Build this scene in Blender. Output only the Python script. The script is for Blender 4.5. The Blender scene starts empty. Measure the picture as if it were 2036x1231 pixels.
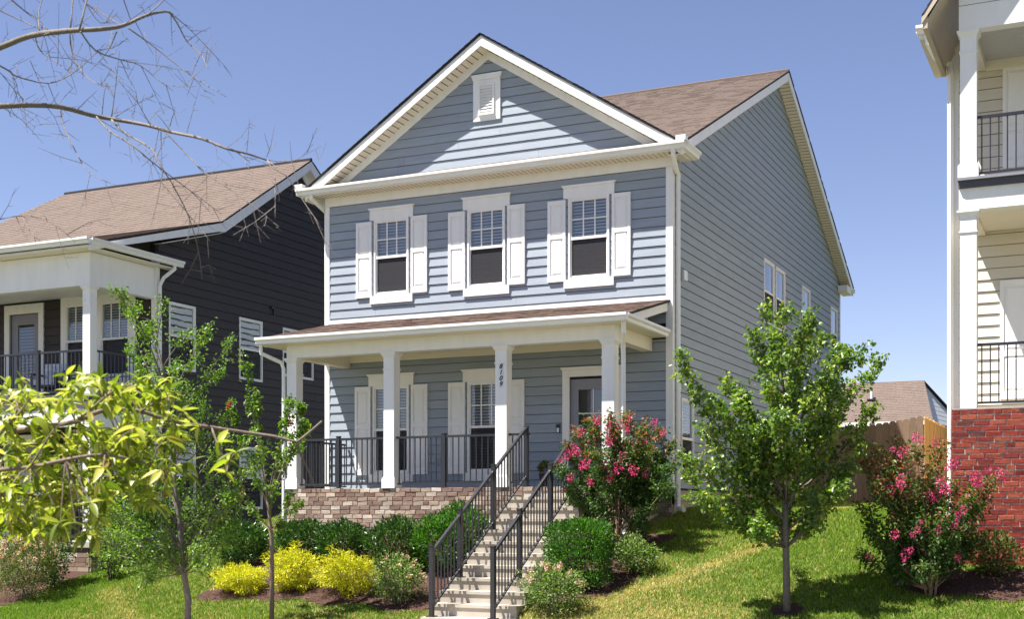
import bpy, math, random
import numpy as np
from mathutils import Vector, Matrix
R = math.radians
random.seed(7); rng = np.random.default_rng(11)
scene = bpy.context.scene
C = scene.collection

# ------------------------------------------------------------------ camera, sky, sun, exposure
YAW = R(25.2); cs, sn = math.cos(YAW), math.sin(YAW)
CAM = Vector((7.273, -22.273, -0.43))
cam = bpy.data.objects.new('camera', bpy.data.cameras.new('camera')); C.objects.link(cam)
cam.location = CAM; cam.rotation_euler = (R(90), 0, YAW)
cam.data.lens = 45.035; cam.data.sensor_width = 36; cam.data.shift_y = 402.5/2036
cam.data.clip_start = 0.1; cam.data.clip_end = 3000
cam.data.dof.use_dof = True; cam.data.dof.focus_distance = 21.0; cam.data.dof.aperture_fstop = 5.0
scene.camera = cam
scene.view_settings.view_transform = 'Standard'; scene.view_settings.look = 'None'
scene.view_settings.gamma = 1; scene.view_settings.use_curve_mapping = False
scene.view_settings.exposure = 1.44
SUN = Vector((-0.392, -0.333, 1.0)).normalized()          # towards the sun
w = bpy.data.worlds.new('World'); scene.world = w; w.use_nodes = True
nt = w.node_tree; bg = nt.nodes['Background']
sky = nt.nodes.new('ShaderNodeTexSky'); sky.sky_type = 'NISHITA'; sky.sun_disc = False
sky.sun_elevation = math.asin(SUN.z); sky.sun_rotation = math.atan2(SUN.x, SUN.y)
sky.altitude = 200; sky.air_density = 0.85; sky.dust_density = 0.15; sky.ozone_density = 3.0
bg.inputs['Strength'].default_value = 0.065
tint = nt.nodes.new('ShaderNodeMix'); tint.data_type = 'RGBA'; tint.blend_type = 'MULTIPLY'; tint.inputs[0].default_value = 1
tint.inputs[7].default_value = (1.13, .935, .95, 1)
nt.links.new(sky.outputs[0], tint.inputs[6]); nt.links.new(tint.outputs[2], bg.inputs[0])
sl = bpy.data.lights.new('sun', 'SUN'); sl.energy = 5.0; sl.angle = R(0.5); sl.color = (1, 0.955, 0.89)
so = bpy.data.objects.new('sun', sl); C.objects.link(so)
so.rotation_euler = (-SUN).to_track_quat('-Z', 'Y').to_euler(); so.location = (-20, -20, 40)
scene.cycles.max_bounces = 8; scene.cycles.transparent_max_bounces = 16

def at(px, py, d):
    """a point of the place at distance d along the view, from its bearing"""
    u = (px-1018)/2547; v = (1018-py)/2547
    return Vector((CAM.x+d*(cs*u-sn), CAM.y+d*(sn*u+cs), CAM.z+d*v))

# ------------------------------------------------------------------ materials
MATS = {}
def mat(name, col, rough=0.6, var=0.06, scale=8, bump=0.0, bscale=60, spec=0.4, rnd=0.0, col2=None, trans=0.0,
        metal=0.0, stretch=(1, 1, 1), hue=0.0, ramp=None, objr=1.0):
    m = bpy.data.materials.new(name); m.use_nodes = True; MATS[name] = m
    t = m.node_tree; N = t.nodes; L = t.links; b = N['Principled BSDF']
    b.inputs['Roughness'].default_value = rough; b.inputs['Specular IOR Level'].default_value = spec
    b.inputs['Metallic'].default_value = metal
    tc = N.new('ShaderNodeTexCoord'); mp = N.new('ShaderNodeMapping'); mp.inputs['Scale'].default_value = stretch
    geo = N.new('ShaderNodeNewGeometry'); L.new(geo.outputs['Position'], mp.inputs[0])
    nz = N.new('ShaderNodeTexNoise'); nz.inputs['Scale'].default_value = scale; nz.inputs['Detail'].default_value = 6
    L.new(mp.outputs[0], nz.inputs['Vector'])
    # per piece random value: object random + 'rnd' attribute
    at_ = N.new('ShaderNodeAttribute'); at_.attribute_name = 'rnd'
    oi = N.new('ShaderNodeObjectInfo')
    add = N.new('ShaderNodeMath'); add.operation = 'ADD'; L.new(at_.outputs['Fac'], add.inputs[0]); (L.new(oi.outputs['Random'], add.inputs[1]) if objr else setattr(add.inputs[1], 'default_value', 0.0))
    fr = N.new('ShaderNodeMath'); fr.operation = 'FRACT'; L.new(add.outputs[0], fr.inputs[0])
    if ramp:
        cr = N.new('ShaderNodeValToRGB'); e = cr.color_ramp.elements
        e[0].position, e[0].color = ramp[0][0], (*ramp[0][1], 1); e[1].position, e[1].color = ramp[-1][0], (*ramp[-1][1], 1)
        for p, c in ramp[1:-1]:
            x = e.new(p); x.color = (*c, 1)
        L.new(fr.outputs[0], cr.inputs[0]); base = cr.outputs[0]
    else:
        rgb = N.new('ShaderNodeRGB'); rgb.outputs[0].default_value = (*col, 1); base = rgb.outputs[0]
    if col2:
        mx = N.new('ShaderNodeMix'); mx.data_type = 'RGBA'
        n2 = N.new('ShaderNodeTexNoise'); n2.inputs['Scale'].default_value = scale*0.35; n2.inputs['Detail'].default_value = 4
        L.new(mp.outputs[0], n2.inputs['Vector'])
        mr0 = N.new('ShaderNodeMapRange'); mr0.inputs[1].default_value = .4; mr0.inputs[2].default_value = .62
        L.new(n2.outputs['Fac'], mr0.inputs[0]); L.new(mr0.outputs[0], mx.inputs[0])
        L.new(base, mx.inputs[6]); mx.inputs[7].default_value = (*col2, 1); base = mx.outputs[2]
    # brightness = 1 + var*(noise-.5)*2 + rnd*(random-.5)*2
    m1 = N.new('ShaderNodeMath'); m1.operation = 'MULTIPLY_ADD'; L.new(nz.outputs['Fac'], m1.inputs[0]); m1.inputs[1].default_value = var*4; m1.inputs[2].default_value = 1-var*2
    m2 = N.new('ShaderNodeMath'); m2.operation = 'MULTIPLY_ADD'; L.new(fr.outputs[0], m2.inputs[0]); m2.inputs[1].default_value = rnd*2; m2.inputs[2].default_value = 1-rnd
    m3 = N.new('ShaderNodeMath'); m3.operation = 'MULTIPLY'; L.new(m1.outputs[0], m3.inputs[0]); L.new(m2.outputs[0], m3.inputs[1])
    vm = N.new('ShaderNodeVectorMath'); vm.operation = 'SCALE'; L.new(base, vm.inputs[0]); L.new(m3.outputs[0], vm.inputs['Scale'])
    L.new(vm.outputs[0], b.inputs['Base Color'])
    if bump:
        n3 = N.new('ShaderNodeTexNoise'); n3.inputs['Scale'].default_value = bscale; n3.inputs['Detail'].default_value = 5
        L.new(mp.outputs[0], n3.inputs['Vector'])
        bp = N.new('ShaderNodeBump'); bp.inputs['Strength'].default_value = bump; bp.inputs['Distance'].default_value = 0.01
        L.new(n3.outputs['Fac'], bp.inputs['Height']); L.new(bp.outputs[0], b.inputs['Normal'])
    if trans:
        tr = N.new('ShaderNodeBsdfTranslucent'); L.new(vm.outputs[0], tr.inputs[0])
        sc2 = N.new('ShaderNodeVectorMath'); sc2.operation = 'MULTIPLY'; L.new(vm.outputs[0], sc2.inputs[0]); sc2.inputs[1].default_value = (1.15, 1.4, 0.6)
        L.new(sc2.outputs[0], tr.inputs[0])
        ms = N.new('ShaderNodeMixShader'); ms.inputs[0].default_value = trans
        L.new(b.outputs[0], ms.inputs[1]); L.new(tr.outputs[0], ms.inputs[2]); L.new(ms.outputs[0], N['Material Output'].inputs[0])
    return m

white = mat('white_trim_paint', (.80, .79, .77), .5, .045, 3, .08, 120, stretch=(2, 2, .4))
vinyl = mat('cream_soffit', (.77, .70, .585), .5, .02, 5)
gutm = mat('white_gutter_metal', (.80, .79, .76), .35, .03, 3, spec=.5)
bluem = mat('blue_siding', (.283, .322, .370), .62, .07, 2, .25, 90, rnd=.05, stretch=(1, 1, 8))
darkm = mat('charcoal_siding', (.036, .029, .031), .6, .08, 3, .25, 90, rnd=.06, stretch=(1, 1, 8))
beigem = mat('beige_siding', (.62, .57, .48), .6, .03, 3, .2, 90, rnd=.02, stretch=(1, 1, 8))
roofm = mat('brown_shingle', (.148, .112, .092), .9, .12, 60, .5, 160, spec=.2, rnd=.06, col2=(.132, .10, .084))
roofr = mat('red_brown_shingle', (.155, .105, .083), .9, .2, 25, .5, 160, spec=.2, rnd=.35, col2=(.095, .064, .052))
edge = mat('dark_roof_edge', (.022, .02, .024), .8, .1, 10)
brickm = mat('tumbled_brick', (.3, .2, .16), .85, .16, 30, .6, 90, spec=.2,
             ramp=[(0, (.17, .105, .08)), (.3, (.24, .165, .125)), (.5, (.31, .225, .17)), (.7, (.40, .315, .24)), (.88, (.55, .47, .38)), (1, (.21, .15, .125))])
redbrick = mat('red_brick', (.3, .05, .04), .8, .3, 30, .6, 90, spec=.25,
               ramp=[(0, (.125, .018, .014)), (.3, (.19, .026, .018)), (.6, (.235, .036, .022)), (.85, (.28, .065, .036)), (1, (.075, .028, .028))])
mortar = mat('pale_mortar', (.44, .39, .33), .9, .08, 40, .4, 120)
mortar2 = mat('grey_mortar', (.56, .50, .45), .9, .08, 40, .4, 120)
blockm = mat('tan_block', (.36, .31, .24), .9, .08, 20, .4, 80, rnd=.06)
conc = mat('pale_concrete', (.43, .385, .32), .85, .12, 5, .3, 140, col2=(.35, .31, .255))
blackm = mat('black_metal', (.022, .022, .028), .35, .05, 20, spec=.5)
deckm = mat('dark_deck_edge', (.07, .07, .085), .6, .08, 20)
doorm = mat('grey_door_paint', (.24, .24, .29), .5, .03, 6)
blindm = mat('blind_slats', (.36, .38, .43), .6, .03, 6)
voidm = mat('shade_backing', (.035, .035, .04), .9, .05, 4)  # near-black colour stands in for shade behind lap gaps and in rooms
barkm = mat('grey_bark', (.17, .145, .125), .9, .25, 30, .6, 60, spec=.15)
barkd = mat('dark_bark', (.075, .05, .04), .9, .25, 30, .6, 60, spec=.15)
barkg = mat('grey_twig_bark', (.20, .17, .15), .85, .2, 30, .4, 60, spec=.2)
barkt = mat('tan_twig_bark', (.22, .165, .135), .85, .2, 30, .4, 60, spec=.2)
barkr = mat('pinkish_bark', (.26, .17, .12), .8, .2, 25, .3, 60, spec=.2)
fencem = mat('weathered_fence_wood', (.20, .130, .085), .85, .2, 12, .4, 80, rnd=.14, stretch=(6, 6, .5))
fenceg = mat('sunlit_gold_fence_wood', (.46, .24, .055), .8, .15, 12, .4, 80, rnd=.1, stretch=(6, 6, .5))  # gold puts the sunlit look of this fence side into the wood colour
mulchm = mat('mulch', (.075, .042, .032), .95, .3, 25, .8, 60, spec=.1, rnd=.5)
leafmaple = mat('maple_leaf', (.1, .2, .03), .38, .1, 3, spec=.5, trans=.42,
                objr=0, ramp=[(0, (.045, .095, .022)), (.45, (.095, .17, .03)), (.8, (.19, .27, .04)), (1, (.36, .40, .06))])
leafelm = mat('elm_leaf', (.1, .2, .03), .45, .1, 3, spec=.4, trans=.42,
              objr=0, ramp=[(0, (.06, .13, .02)), (.5, (.13, .22, .03)), (1, (.27, .34, .05))])
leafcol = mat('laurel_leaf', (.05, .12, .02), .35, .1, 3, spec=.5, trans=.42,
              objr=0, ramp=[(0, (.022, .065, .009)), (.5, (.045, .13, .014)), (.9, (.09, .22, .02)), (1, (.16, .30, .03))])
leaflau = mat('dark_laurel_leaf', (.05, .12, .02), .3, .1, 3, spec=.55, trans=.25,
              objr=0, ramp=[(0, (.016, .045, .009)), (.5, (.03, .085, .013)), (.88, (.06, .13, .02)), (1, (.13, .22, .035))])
leafyel = mat('gold_thread_leaf', (.5, .5, .02), .55, .1, 3, spec=.3, trans=.3,
              objr=0, ramp=[(0, (.16, .20, .012)), (.3, (.45, .42, .016)), (.7, (.68, .61, .02)), (1, (.82, .74, .03))])
leafcra = mat('crape_leaf', (.1, .2, .03), .45, .1, 3, spec=.4, trans=.42,
              objr=0, ramp=[(0, (.035, .08, .016)), (.55, (.075, .14, .028)), (.78, (.17, .22, .045)), (.84, (.28, .12, .05)), (1, (.34, .09, .06))])
leafrose = mat('rose_leaf', (.1, .2, .05), .45, .1, 3, spec=.4, trans=.42,
               objr=0, ramp=[(0, (.06, .12, .03)), (.6, (.15, .22, .06)), (1, (.32, .36, .12))])
leafmag = mat('magnolia_leaf', (.25, .35, .04), .38, .12, 6, spec=.5, trans=.4,
              ramp=[(0, (.11, .15, .02)), (.3, (.24, .28, .03)), (.65, (.42, .44, .05)), (.88, (.56, .53, .10)), (.94, (.60, .50, .16)), (1, (.30, .17, .06))])
deadleaf = mat('dead_leaf', (.20, .06, .02), .7, .2, 20, trans=.2)
grassm = mat('grass_blades', (.1, .2, .03), .55, .12, 2, spec=.3, trans=.3)
pinkm = mat('pink_blossom', (.55, .05, .16), .6, .15, 30, trans=.3, rnd=.25,
            ramp=[(0, (.34, .012, .085)), (.5, (.52, .03, .16)), (1, (.70, .10, .32))])
redm = mat('red_blossom', (.55, .02, .03), .6, .15, 30, trans=.3)
palem = mat('pale_pink_blossom', (.62, .36, .30), .6, .2, 30, trans=.3, ramp=[(0, (.42, .22, .17)), (.5, (.62, .36, .30)), (1, (.78, .58, .50))])
potm = mat('dark_pot', (.03, .03, .03), .5)
cushm = mat('patterned_cushion', (.55, .58, .66), .8, .35, 14)
plastm = mat('white_plastic', (.75, .75, .75), .4)
inkm = mat('black_number', (.012, .012, .012), .4)

def glass_mat(name, tint, ior):
    m = bpy.data.materials.new(name); m.use_nodes = True; t = m.node_tree; N = t.nodes; L = t.links
    N.remove(N['Principled BSDF'])
    tr = N.new('ShaderNodeBsdfTransparent'); tr.inputs[0].default_value = (*tint, 1)
    gl = N.new('ShaderNodeBsdfGlossy'); gl.inputs['Roughness'].default_value = 0.01
    nz = N.new('ShaderNodeTexNoise'); nz.inputs['Scale'].default_value = 1.3
    bp = N.new('ShaderNodeBump'); bp.inputs['Strength'].default_value = .04; bp.inputs['Distance'].default_value = .05
    L.new(nz.outputs['Fac'], bp.inputs['Height']); L.new(bp.outputs[0], gl.inputs['Normal'])
    ge = N.new('ShaderNodeNewGeometry'); dt = N.new('ShaderNodeVectorMath'); dt.operation = 'DOT_PRODUCT'
    L.new(ge.outputs['Incoming'], dt.inputs[0]); L.new(ge.outputs['Normal'], dt.inputs[1])
    def mth(op, a, b=None):
        q = N.new('ShaderNodeMath'); q.operation = op
        for i, v in enumerate((a, b)):
            if v is None: continue
            if isinstance(v, (int, float)): q.inputs[i].default_value = v
            else: L.new(v, q.inputs[i])
        return q.outputs[0]
    sch = mth('ADD', mth('MULTIPLY', mth('POWER', mth('SUBTRACT', 1.0, mth('ABSOLUTE', dt.outputs['Value'])), 4.0), 1-ior), ior)
    ms = N.new('ShaderNodeMixShader'); L.new(sch, ms.inputs[0]); L.new(tr.outputs[0], ms.inputs[1]); L.new(gl.outputs[0], ms.inputs[2])
    L.new(ms.outputs[0], N['Material Output'].inputs[0]); return m
glassm = glass_mat('window_glass', (.84, .89, .93), .13)
glassr = glass_mat('coated_window_glass', (.70, .80, .80), .34)
def screen_mat():
    m = bpy.data.materials.new('insect_screen'); m.use_nodes = True; t = m.node_tree; N = t.nodes; L = t.links
    b = N['Principled BSDF']; b.inputs['Base Color'].default_value = (.03, .028, .032, 1); b.inputs['Roughness'].default_value = .8
    tr = N.new('ShaderNodeBsdfTransparent'); ms = N.new('ShaderNodeMixShader'); ms.inputs[0].default_value = .55
    L.new(tr.outputs[0], ms.inputs[1]); L.new(b.outputs[0], ms.inputs[2]); L.new(ms.outputs[0], N['Material Output'].inputs[0]); return m
screenm = screen_mat()

# ------------------------------------------------------------------ mesh helpers
def tag(o, label=None, cat=None, group=None, kind=None):
    if label: o['label'] = label
    if cat: o['category'] = cat
    if group: o['group'] = group
    if kind: o['kind'] = kind
    return o
def empty(name, loc, label, cat, group=None):
    o = bpy.data.objects.new(name, None); C.objects.link(o); o.location = loc; o.empty_display_size = .3
    return tag(o, label, cat, group)
def link(name, me, m=None, parent=None, loc=None):
    """mesh built in world coordinates; keep it there when parented"""
    o = bpy.data.objects.new(name, me); C.objects.link(o)
    if m and not me.materials: me.materials.append(m)
    if loc is not None: o.location = loc
    if parent is not None:
        o.parent = parent
        pw = WORLD.get(parent.name, Vector((0, 0, 0)) if parent.type == 'MESH' and parent.name not in WORLD else parent.location.copy())
        o.location = Vector(o.location) - pw
        WORLD[o.name] = pw + o.location
    else:
        WORLD[o.name] = Vector(o.location)
    return o
WORLD = {}
def reg(o):
    WORLD[o.name] = Vector(o.location); return o
class Fr:
    """wall frame: t along, z up, n outward"""
    def __init__(s, O, T, N): s.O, s.T, s.N = Vector(O), Vector(T), Vector(N)
    def __call__(s, t, z, n): return s.O+s.T*t+s.N*n+Vector((0, 0, z))
W0 = Fr((0, 0, 0), (1, 0, 0), (0, 1, 0))      # plain: t=x, n=y
class MB:
    def __init__(s, fr=W0): s.v = []; s.f = []; s.fr = fr; s.r = []
    def add(s, vs, fs, r=None):
        k = len(s.v); s.v += [tuple(x) for x in vs]; s.f += [tuple(i+k for i in f) for f in fs]
        if r is not None: s.r += [r]*len(vs)
        return s
    def box(s, t0, t1, z0, z1, n0, n1, r=None):
        F = s.fr
        vs = [F(t, z, n) for z in (z0, z1) for n in (n0, n1) for t in (t0, t1)]
        return s.add(vs, [(0, 1, 3, 2), (4, 6, 7, 5), (0, 4, 5, 1), (2, 3, 7, 6), (0, 2, 6, 4), (1, 5, 7, 3)], r)
    def prism(s, poly, n0, n1):
        """poly of (t,z) extruded over n"""
        F = s.fr; k = len(poly)
        vs = [F(t, z, n0) for t, z in poly]+[F(t, z, n1) for t, z in poly]
        fs = [tuple(range(k))[::-1], tuple(range(k, 2*k))]+[(i, (i+1) % k, (i+1) % k+k, i+k) for i in range(k)]
        return s.add(vs, fs)
    def sweep(s, prof, a, b, side, up):
        """profile of (side,up) points from a to b"""
        a, b, side, up = Vector(a), Vector(b), Vector(side), Vector(up); k = len(prof)
        vs = [a+side*x+up*y for x, y in prof]+[b+side*x+up*y for x, y in prof]
        fs = [tuple(range(k))[::-1], tuple(range(k, 2*k))]+[(i, (i+1) % k, (i+1) % k+k, i+k) for i in range(k)]
        return s.add(vs, fs)
    def tube(s, pts, rad, n=8, cap=True, sq=None):
        pts = [Vector(p) for p in pts]
        if not hasattr(rad, '__len__'): rad = [rad]*len(pts)
        base = len(s.v); prev = None; vs = []; fs = []
        for i, p in enumerate(pts):
            d = (pts[min(i+1, len(pts)-1)]-pts[max(i-1, 0)])
            d = d.normalized() if d.length > 1e-9 else Vector((0, 0, 1))
            if prev is None:
                a = d.cross(Vector((0, 0, 1)));
                if a.length < .1: a = d.cross(Vector((0, 1, 0)))
                a.normalize()
            else:
                a = prev-d*prev.dot(d); a.normalize()
            prev = a; b = d.cross(a)
            for j in range(n):
                an = 2*math.pi*(j+.5)/n
                vs.append(p+(a*math.cos(an)+b*math.sin(an))*rad[i])
        for i in range(len(pts)-1):
            for j in range(n):
                fs.append((i*n+j, i*n+(j+1) % n, (i+1)*n+(j+1) % n, (i+1)*n+j))
        if cap: fs += [tuple(range(n))[::-1], tuple((len(pts)-1)*n+j for j in range(n))]
        return s.add(vs, fs)
    def sheet(s, t0, t1, z0, z1, n):
        F = s.fr
        return s.add([F(t0, z0, n), F(t1, z0, n), F(t1, z1, n), F(t0, z1, n)], [(0, 1, 2, 3)])
    def build(s, name, m, parent=None, label=None, kind=None, smooth=False):
        me = bpy.data.meshes.new(name); me.from_pydata(s.v, [], s.f)
        if s.r and len(s.r) == len(s.v):
            a = me.attributes.new('rnd', 'FLOAT', 'POINT'); a.data.foreach_set('value', s.r)
        if smooth: me.polygons.foreach_set('use_smooth', [True]*len(me.polygons))
        me.materials.append(m)
        o = link(name, me, None, parent)
        if label: o['label'] = label
        if kind: o['kind'] = kind
        return o
def fast_mesh(name, V, F, rnd=None, mats=(), smooth=False):
    me = bpy.data.meshes.new(name); V = np.asarray(V, np.float32); F = np.asarray(F, np.int32); k = F.shape[1]
    me.vertices.add(len(V)); me.vertices.foreach_set('co', V.ravel())
    me.loops.add(F.size); me.loops.foreach_set('vertex_index', F.ravel())
    me.polygons.add(len(F)); me.polygons.foreach_set('loop_start', np.arange(0, F.size, k, dtype=np.int32))
    me.polygons.foreach_set('loop_total', np.full(len(F), k, np.int32))
    if smooth: me.polygons.foreach_set('use_smooth', np.ones(len(F), bool))
    if rnd is not None:
        a = me.attributes.new('rnd', 'FLOAT', 'POINT'); a.data.foreach_set('value', np.asarray(rnd, np.float32))
    me.update(calc_edges=True)
    for m in mats: me.materials.append(m)
    return me

# ------------------------------------------------------------------ terrain
GY = [-60, -12, -8.5, -7.0, -6.5, -5.5, -4.7, -2.8, -1.46, .3, 2, 7, 16, 60, 400]
GZ = [-2.6, -2.5, -2.36, -2.30, -2.22, -2.02, -1.76, -1.14, -.80, -.44, -.34, -.24, -.15, 0.2, 1.0]
def sm(a): a = np.clip(a, 0, 1); return a*a*(3-2*a)
def ground(x, y):
    x = np.asarray(x, float); y = np.asarray(y, float)
    z = np.interp(y, GY, GZ)
    z = z-.80*sm((-8.2-x)/2.8)*sm((y+7.5)/4.5)
    z = np.where((x > -2.15) & (x < -.55) & (y < -5.2), np.minimum(z, -2.45), z)
    return z+.025*np.sin(x*1.7+y*.9)*np.sin(y*1.3-x*.4)
def gz(x, y): return float(ground(x, y))
def bed(x, y):
    """1 in the mulched beds"""
    x = np.asarray(x, float); y = np.asarray(y, float)
    wob = .18*np.sin(x*2.1)+.1*np.sin(x*5.3+1)
    a = (x > -6.75) & (x < -1.9) & (y > -5.12+wob*.6+.25*sm((-6-x)/1.2)-.3*sm((x+3.4)/.8)) & (y < -1.5)
    b = (x > -.7) & (x < .55+.12*np.sin(y*3)) & (y > -4.9+.35*(x+.6)**1+.3*wob) & (y < -1.6+.4*(x<0))
    c = ((x-3.2)**2+(y+4.75)**2) < .24**2
    d = ((x-5.7)/1.25)**2+((y+3.7)/.55)**2 < 1+.25*np.sin(x*7+y*5)
    e = (x < -12.0) & (y > -4.0+wob) & (y < -1)
    return (a | b | c | d | e).astype(float)
def dry(x, y):
    n = .5+.5*np.sin(x*1.9+np.sin(y*2.3)*1.3)*np.sin(y*1.6+np.sin(x*1.1)*1.7)
    n2 = .5+.5*np.sin(x*5.1+y*3.3+np.sin(y*7))*np.sin(y*4.7-x*2.9+np.sin(x*6))
    base = .17+.85*np.exp(-((x-.7)/1.7)**2-((y+5.6)/1.2)**2)+.75*np.exp(-((x-np.where(y < -2.5, 2.15+.75*(y+2.5), 2.15+.16*(y+2.5)))/.20)**2)*(y > -5)*(y < 3)
    base = base+.28*np.exp(-((x+3)/4.0)**2-((y+6.4)/.8)**2)+.4*np.exp(-((x+8.6+(y+5)*1.3)/.35)**2)*(y < -3.5)-.35*sm((-8.7-x)/1.2)
    base = base-.22*np.exp(-((x-3.4)/1.0)**2-((y+1.5)/2.5)**2)-.15*sm((x-3.2)/1.5)*(y < -2)
    cw = .4+.6*np.exp(-((x-.8)/2.0)**2-((y+5)/2.5)**2)
    return np.clip(base+cw*(.42*(n-.5)+.35*(n2-.5)), 0, 1)
xs = np.unique(np.concatenate([np.linspace(-400, -30, 12), np.linspace(-30, 20, 201), np.linspace(20, 400, 12)]))
ys = np.unique(np.concatenate([np.linspace(-60, -14, 12), np.linspace(-14, 12, 131), np.linspace(12, 800, 16)]))
GX, GYY = np.meshgrid(xs, ys); GZZ = ground(GX, GYY)
V = np.stack([GX.ravel(), GYY.ravel(), GZZ.ravel()], 1); nx = len(xs)
I, J = np.meshgrid(np.arange(nx-1), np.arange(len(ys)-1)); a = (J*nx+I).ravel()
F = np.stack([a, a+1, a+1+nx, a+nx], 1)
soil = mat('soil_under_lawn', (.05, .082, .016), .95, .25, 18, .6, 40, spec=.1, col2=(.13, .12, .04))
me = fast_mesh('ground', V, F, mats=[soil], smooth=True)
g = link('ground', me); g['kind'] = 'structure'
# mulch sheet over the beds
cx, cy = np.meshgrid(np.arange(-16, 8, .1), np.arange(-6.5, -.9, .1)); cx = cx.ravel(); cy = cy.ravel()
k = bed(cx+.05, cy+.05) > 0; cx = cx[k]; cy = cy[k]
P4 = [(cx, cy), (cx+.1, cy), (cx+.1, cy+.1), (cx, cy+.1)]
V = np.concatenate([np.stack([x, y, ground(x, y)+.012], 1) for x, y in P4]); n = len(cx); i0 = np.arange(n)
me = fast_mesh('mulch_bed', V, np.stack([i0, i0+n, i0+2*n, i0+3*n], 1), mats=[mulchm])
o = link('mulch_bed', me); o['kind'] = 'structure'
# street and pavement towards the camera
MB().box(-60, 60, -2.5, -2.27, -8.9, -7.3).build('pavement', conc)['kind'] = 'structure'
asph = mat('asphalt', (.05, .05, .052), .9, .15, 8, .4, 60)
MB().box(-60, 60, -2.6, -2.42, -17.5, -10.6).build('road', asph)['kind'] = 'structure'
MB().box(-60, 60, -2.6, -2.30, -10.6, -10.4).build('kerb', conc)['kind'] = 'structure'

# ------------------------------------------------------------------ building helpers
def plank_mesh(fr, t0b, t1b, t0t, t1t, z0, z1, base=0.0, f0=0, f1=1):
    F = fr
    b, tp = base+.026-.020*f0, base+.026-.020*f1
    vs = [F(t0b, z0, base-.004), F(t1b, z0, base-.004), F(t1b, z0, b), F(t0b, z0, b),
          F(t0t, z1, base-.004), F(t1t, z1, base-.004), F(t1t, z1, tp), F(t0t, z1, tp)]
    return vs, [(0, 1, 2, 3), (4, 7, 6, 5), (3, 2, 6, 7), (0, 4, 5, 1), (0, 3, 7, 4), (1, 5, 6, 2)]
def siding(house, fr, t0, t1, z0, z1, m, course=.178, holes=(), lim=None, minlen=2.2, maxlen=3.7, budget=None, prefix='plank', slot=.009):
    """lap boards, each an object; holes = (t0,t1,z0,z1); lim(z)->(t0,t1)"""
    z = z0; out = 0; rest = MB()
    while z < z1-.01:
        zt = min(z+course, z1)
        # bands of this course: full height where clear of holes, partial above and below a hole
        hs_ = [h for h in holes if zt > h[2]+.001 and z < h[3]-.001]
        cuts = sorted({z, zt, *[min(max(h[2], z), zt) for h in hs_], *[min(max(h[3], z), zt) for h in hs_]})
        bands = []
        clear = [(t0, t1)]
        for h in hs_:
            ns = []
            for a, b in clear:
                if h[1] <= a or h[0] >= b: ns.append((a, b)); continue
                if h[0] > a: ns.append((a, h[0]))
                if h[1] < b: ns.append((h[1], b))
            clear = ns
        bands += [(a, b, z, zt) for a, b in clear]
        for h in hs_:
            if h[3] < zt-.012: bands.append((max(h[0], t0), min(h[1], t1), h[3], zt))
            if h[2] > z+.012: bands.append((max(h[0], t0), min(h[1], t1), z, h[2]))
        fin = []
        for a, b, za, zb in bands:
            if lim:
                la, lb = lim(za+.001); a = max(a, la); b = min(b, lb)
            if b-a < .03: continue
            c = a; first = True
            while c < b-1e-6:
                L = random.uniform(minlen, maxlen)*(random.uniform(.3, 1) if first else 1); first = False
                e = c+L
                if b-e < .5: e = b
                fin.append((c, e-(.003 if e < b else 0), za, zb)); c = e
        for a, b, za, zb in fin:
            ta, tb = a, b; zc_ = zb-(slot if zb == zt else 0)  # gap bares the near-black backing, standing in for the lap's shadow line
            if lim:
                la, lb = lim(zb)
                ta = max(a, la) if a < la else a; tb = min(b, lb) if b > lb else b
                if tb-ta < 0: ta = tb = (a+b)/2
            f0, f1 = (za-z)/course, (zc_-z)/course
            vs, fs = plank_mesh(fr, a, b, ta, tb, za, zc_, f0=f0, f1=f1)
            if budget is None or out < budget:
                MB().add(vs, fs).build(prefix, m, house); out += 1
            else: rest.add(vs, fs)
        z += course
    if rest.v: rest.build('plank_rows', m, house, kind='stuff')
    return out
def backing(house, fr, t0, t1, z0, z1, holes, m=voidm, name='wall', n0=-.16, n1=-.004):
    ts = sorted({t0, t1, *[h[0] for h in holes], *[h[1] for h in holes]}); zs = sorted({z0, z1, *[h[2] for h in holes], *[h[3] for h in holes]})
    mb = MB(fr)
    for i in range(len(ts)-1):
        for j in range(len(zs)-1):
            tc, zc = (ts[i]+ts[i+1])/2, (zs[j]+zs[j+1])/2
            if any(h[0] < tc < h[1] and h[2] < zc < h[3] for h in holes): continue
            if not (t0 < tc < t1 and z0 < zc < z1): continue
            mb.box(ts[i], ts[i+1], zs[j], zs[j+1], n0, n1)
    return mb.build(name, m, house)
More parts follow.
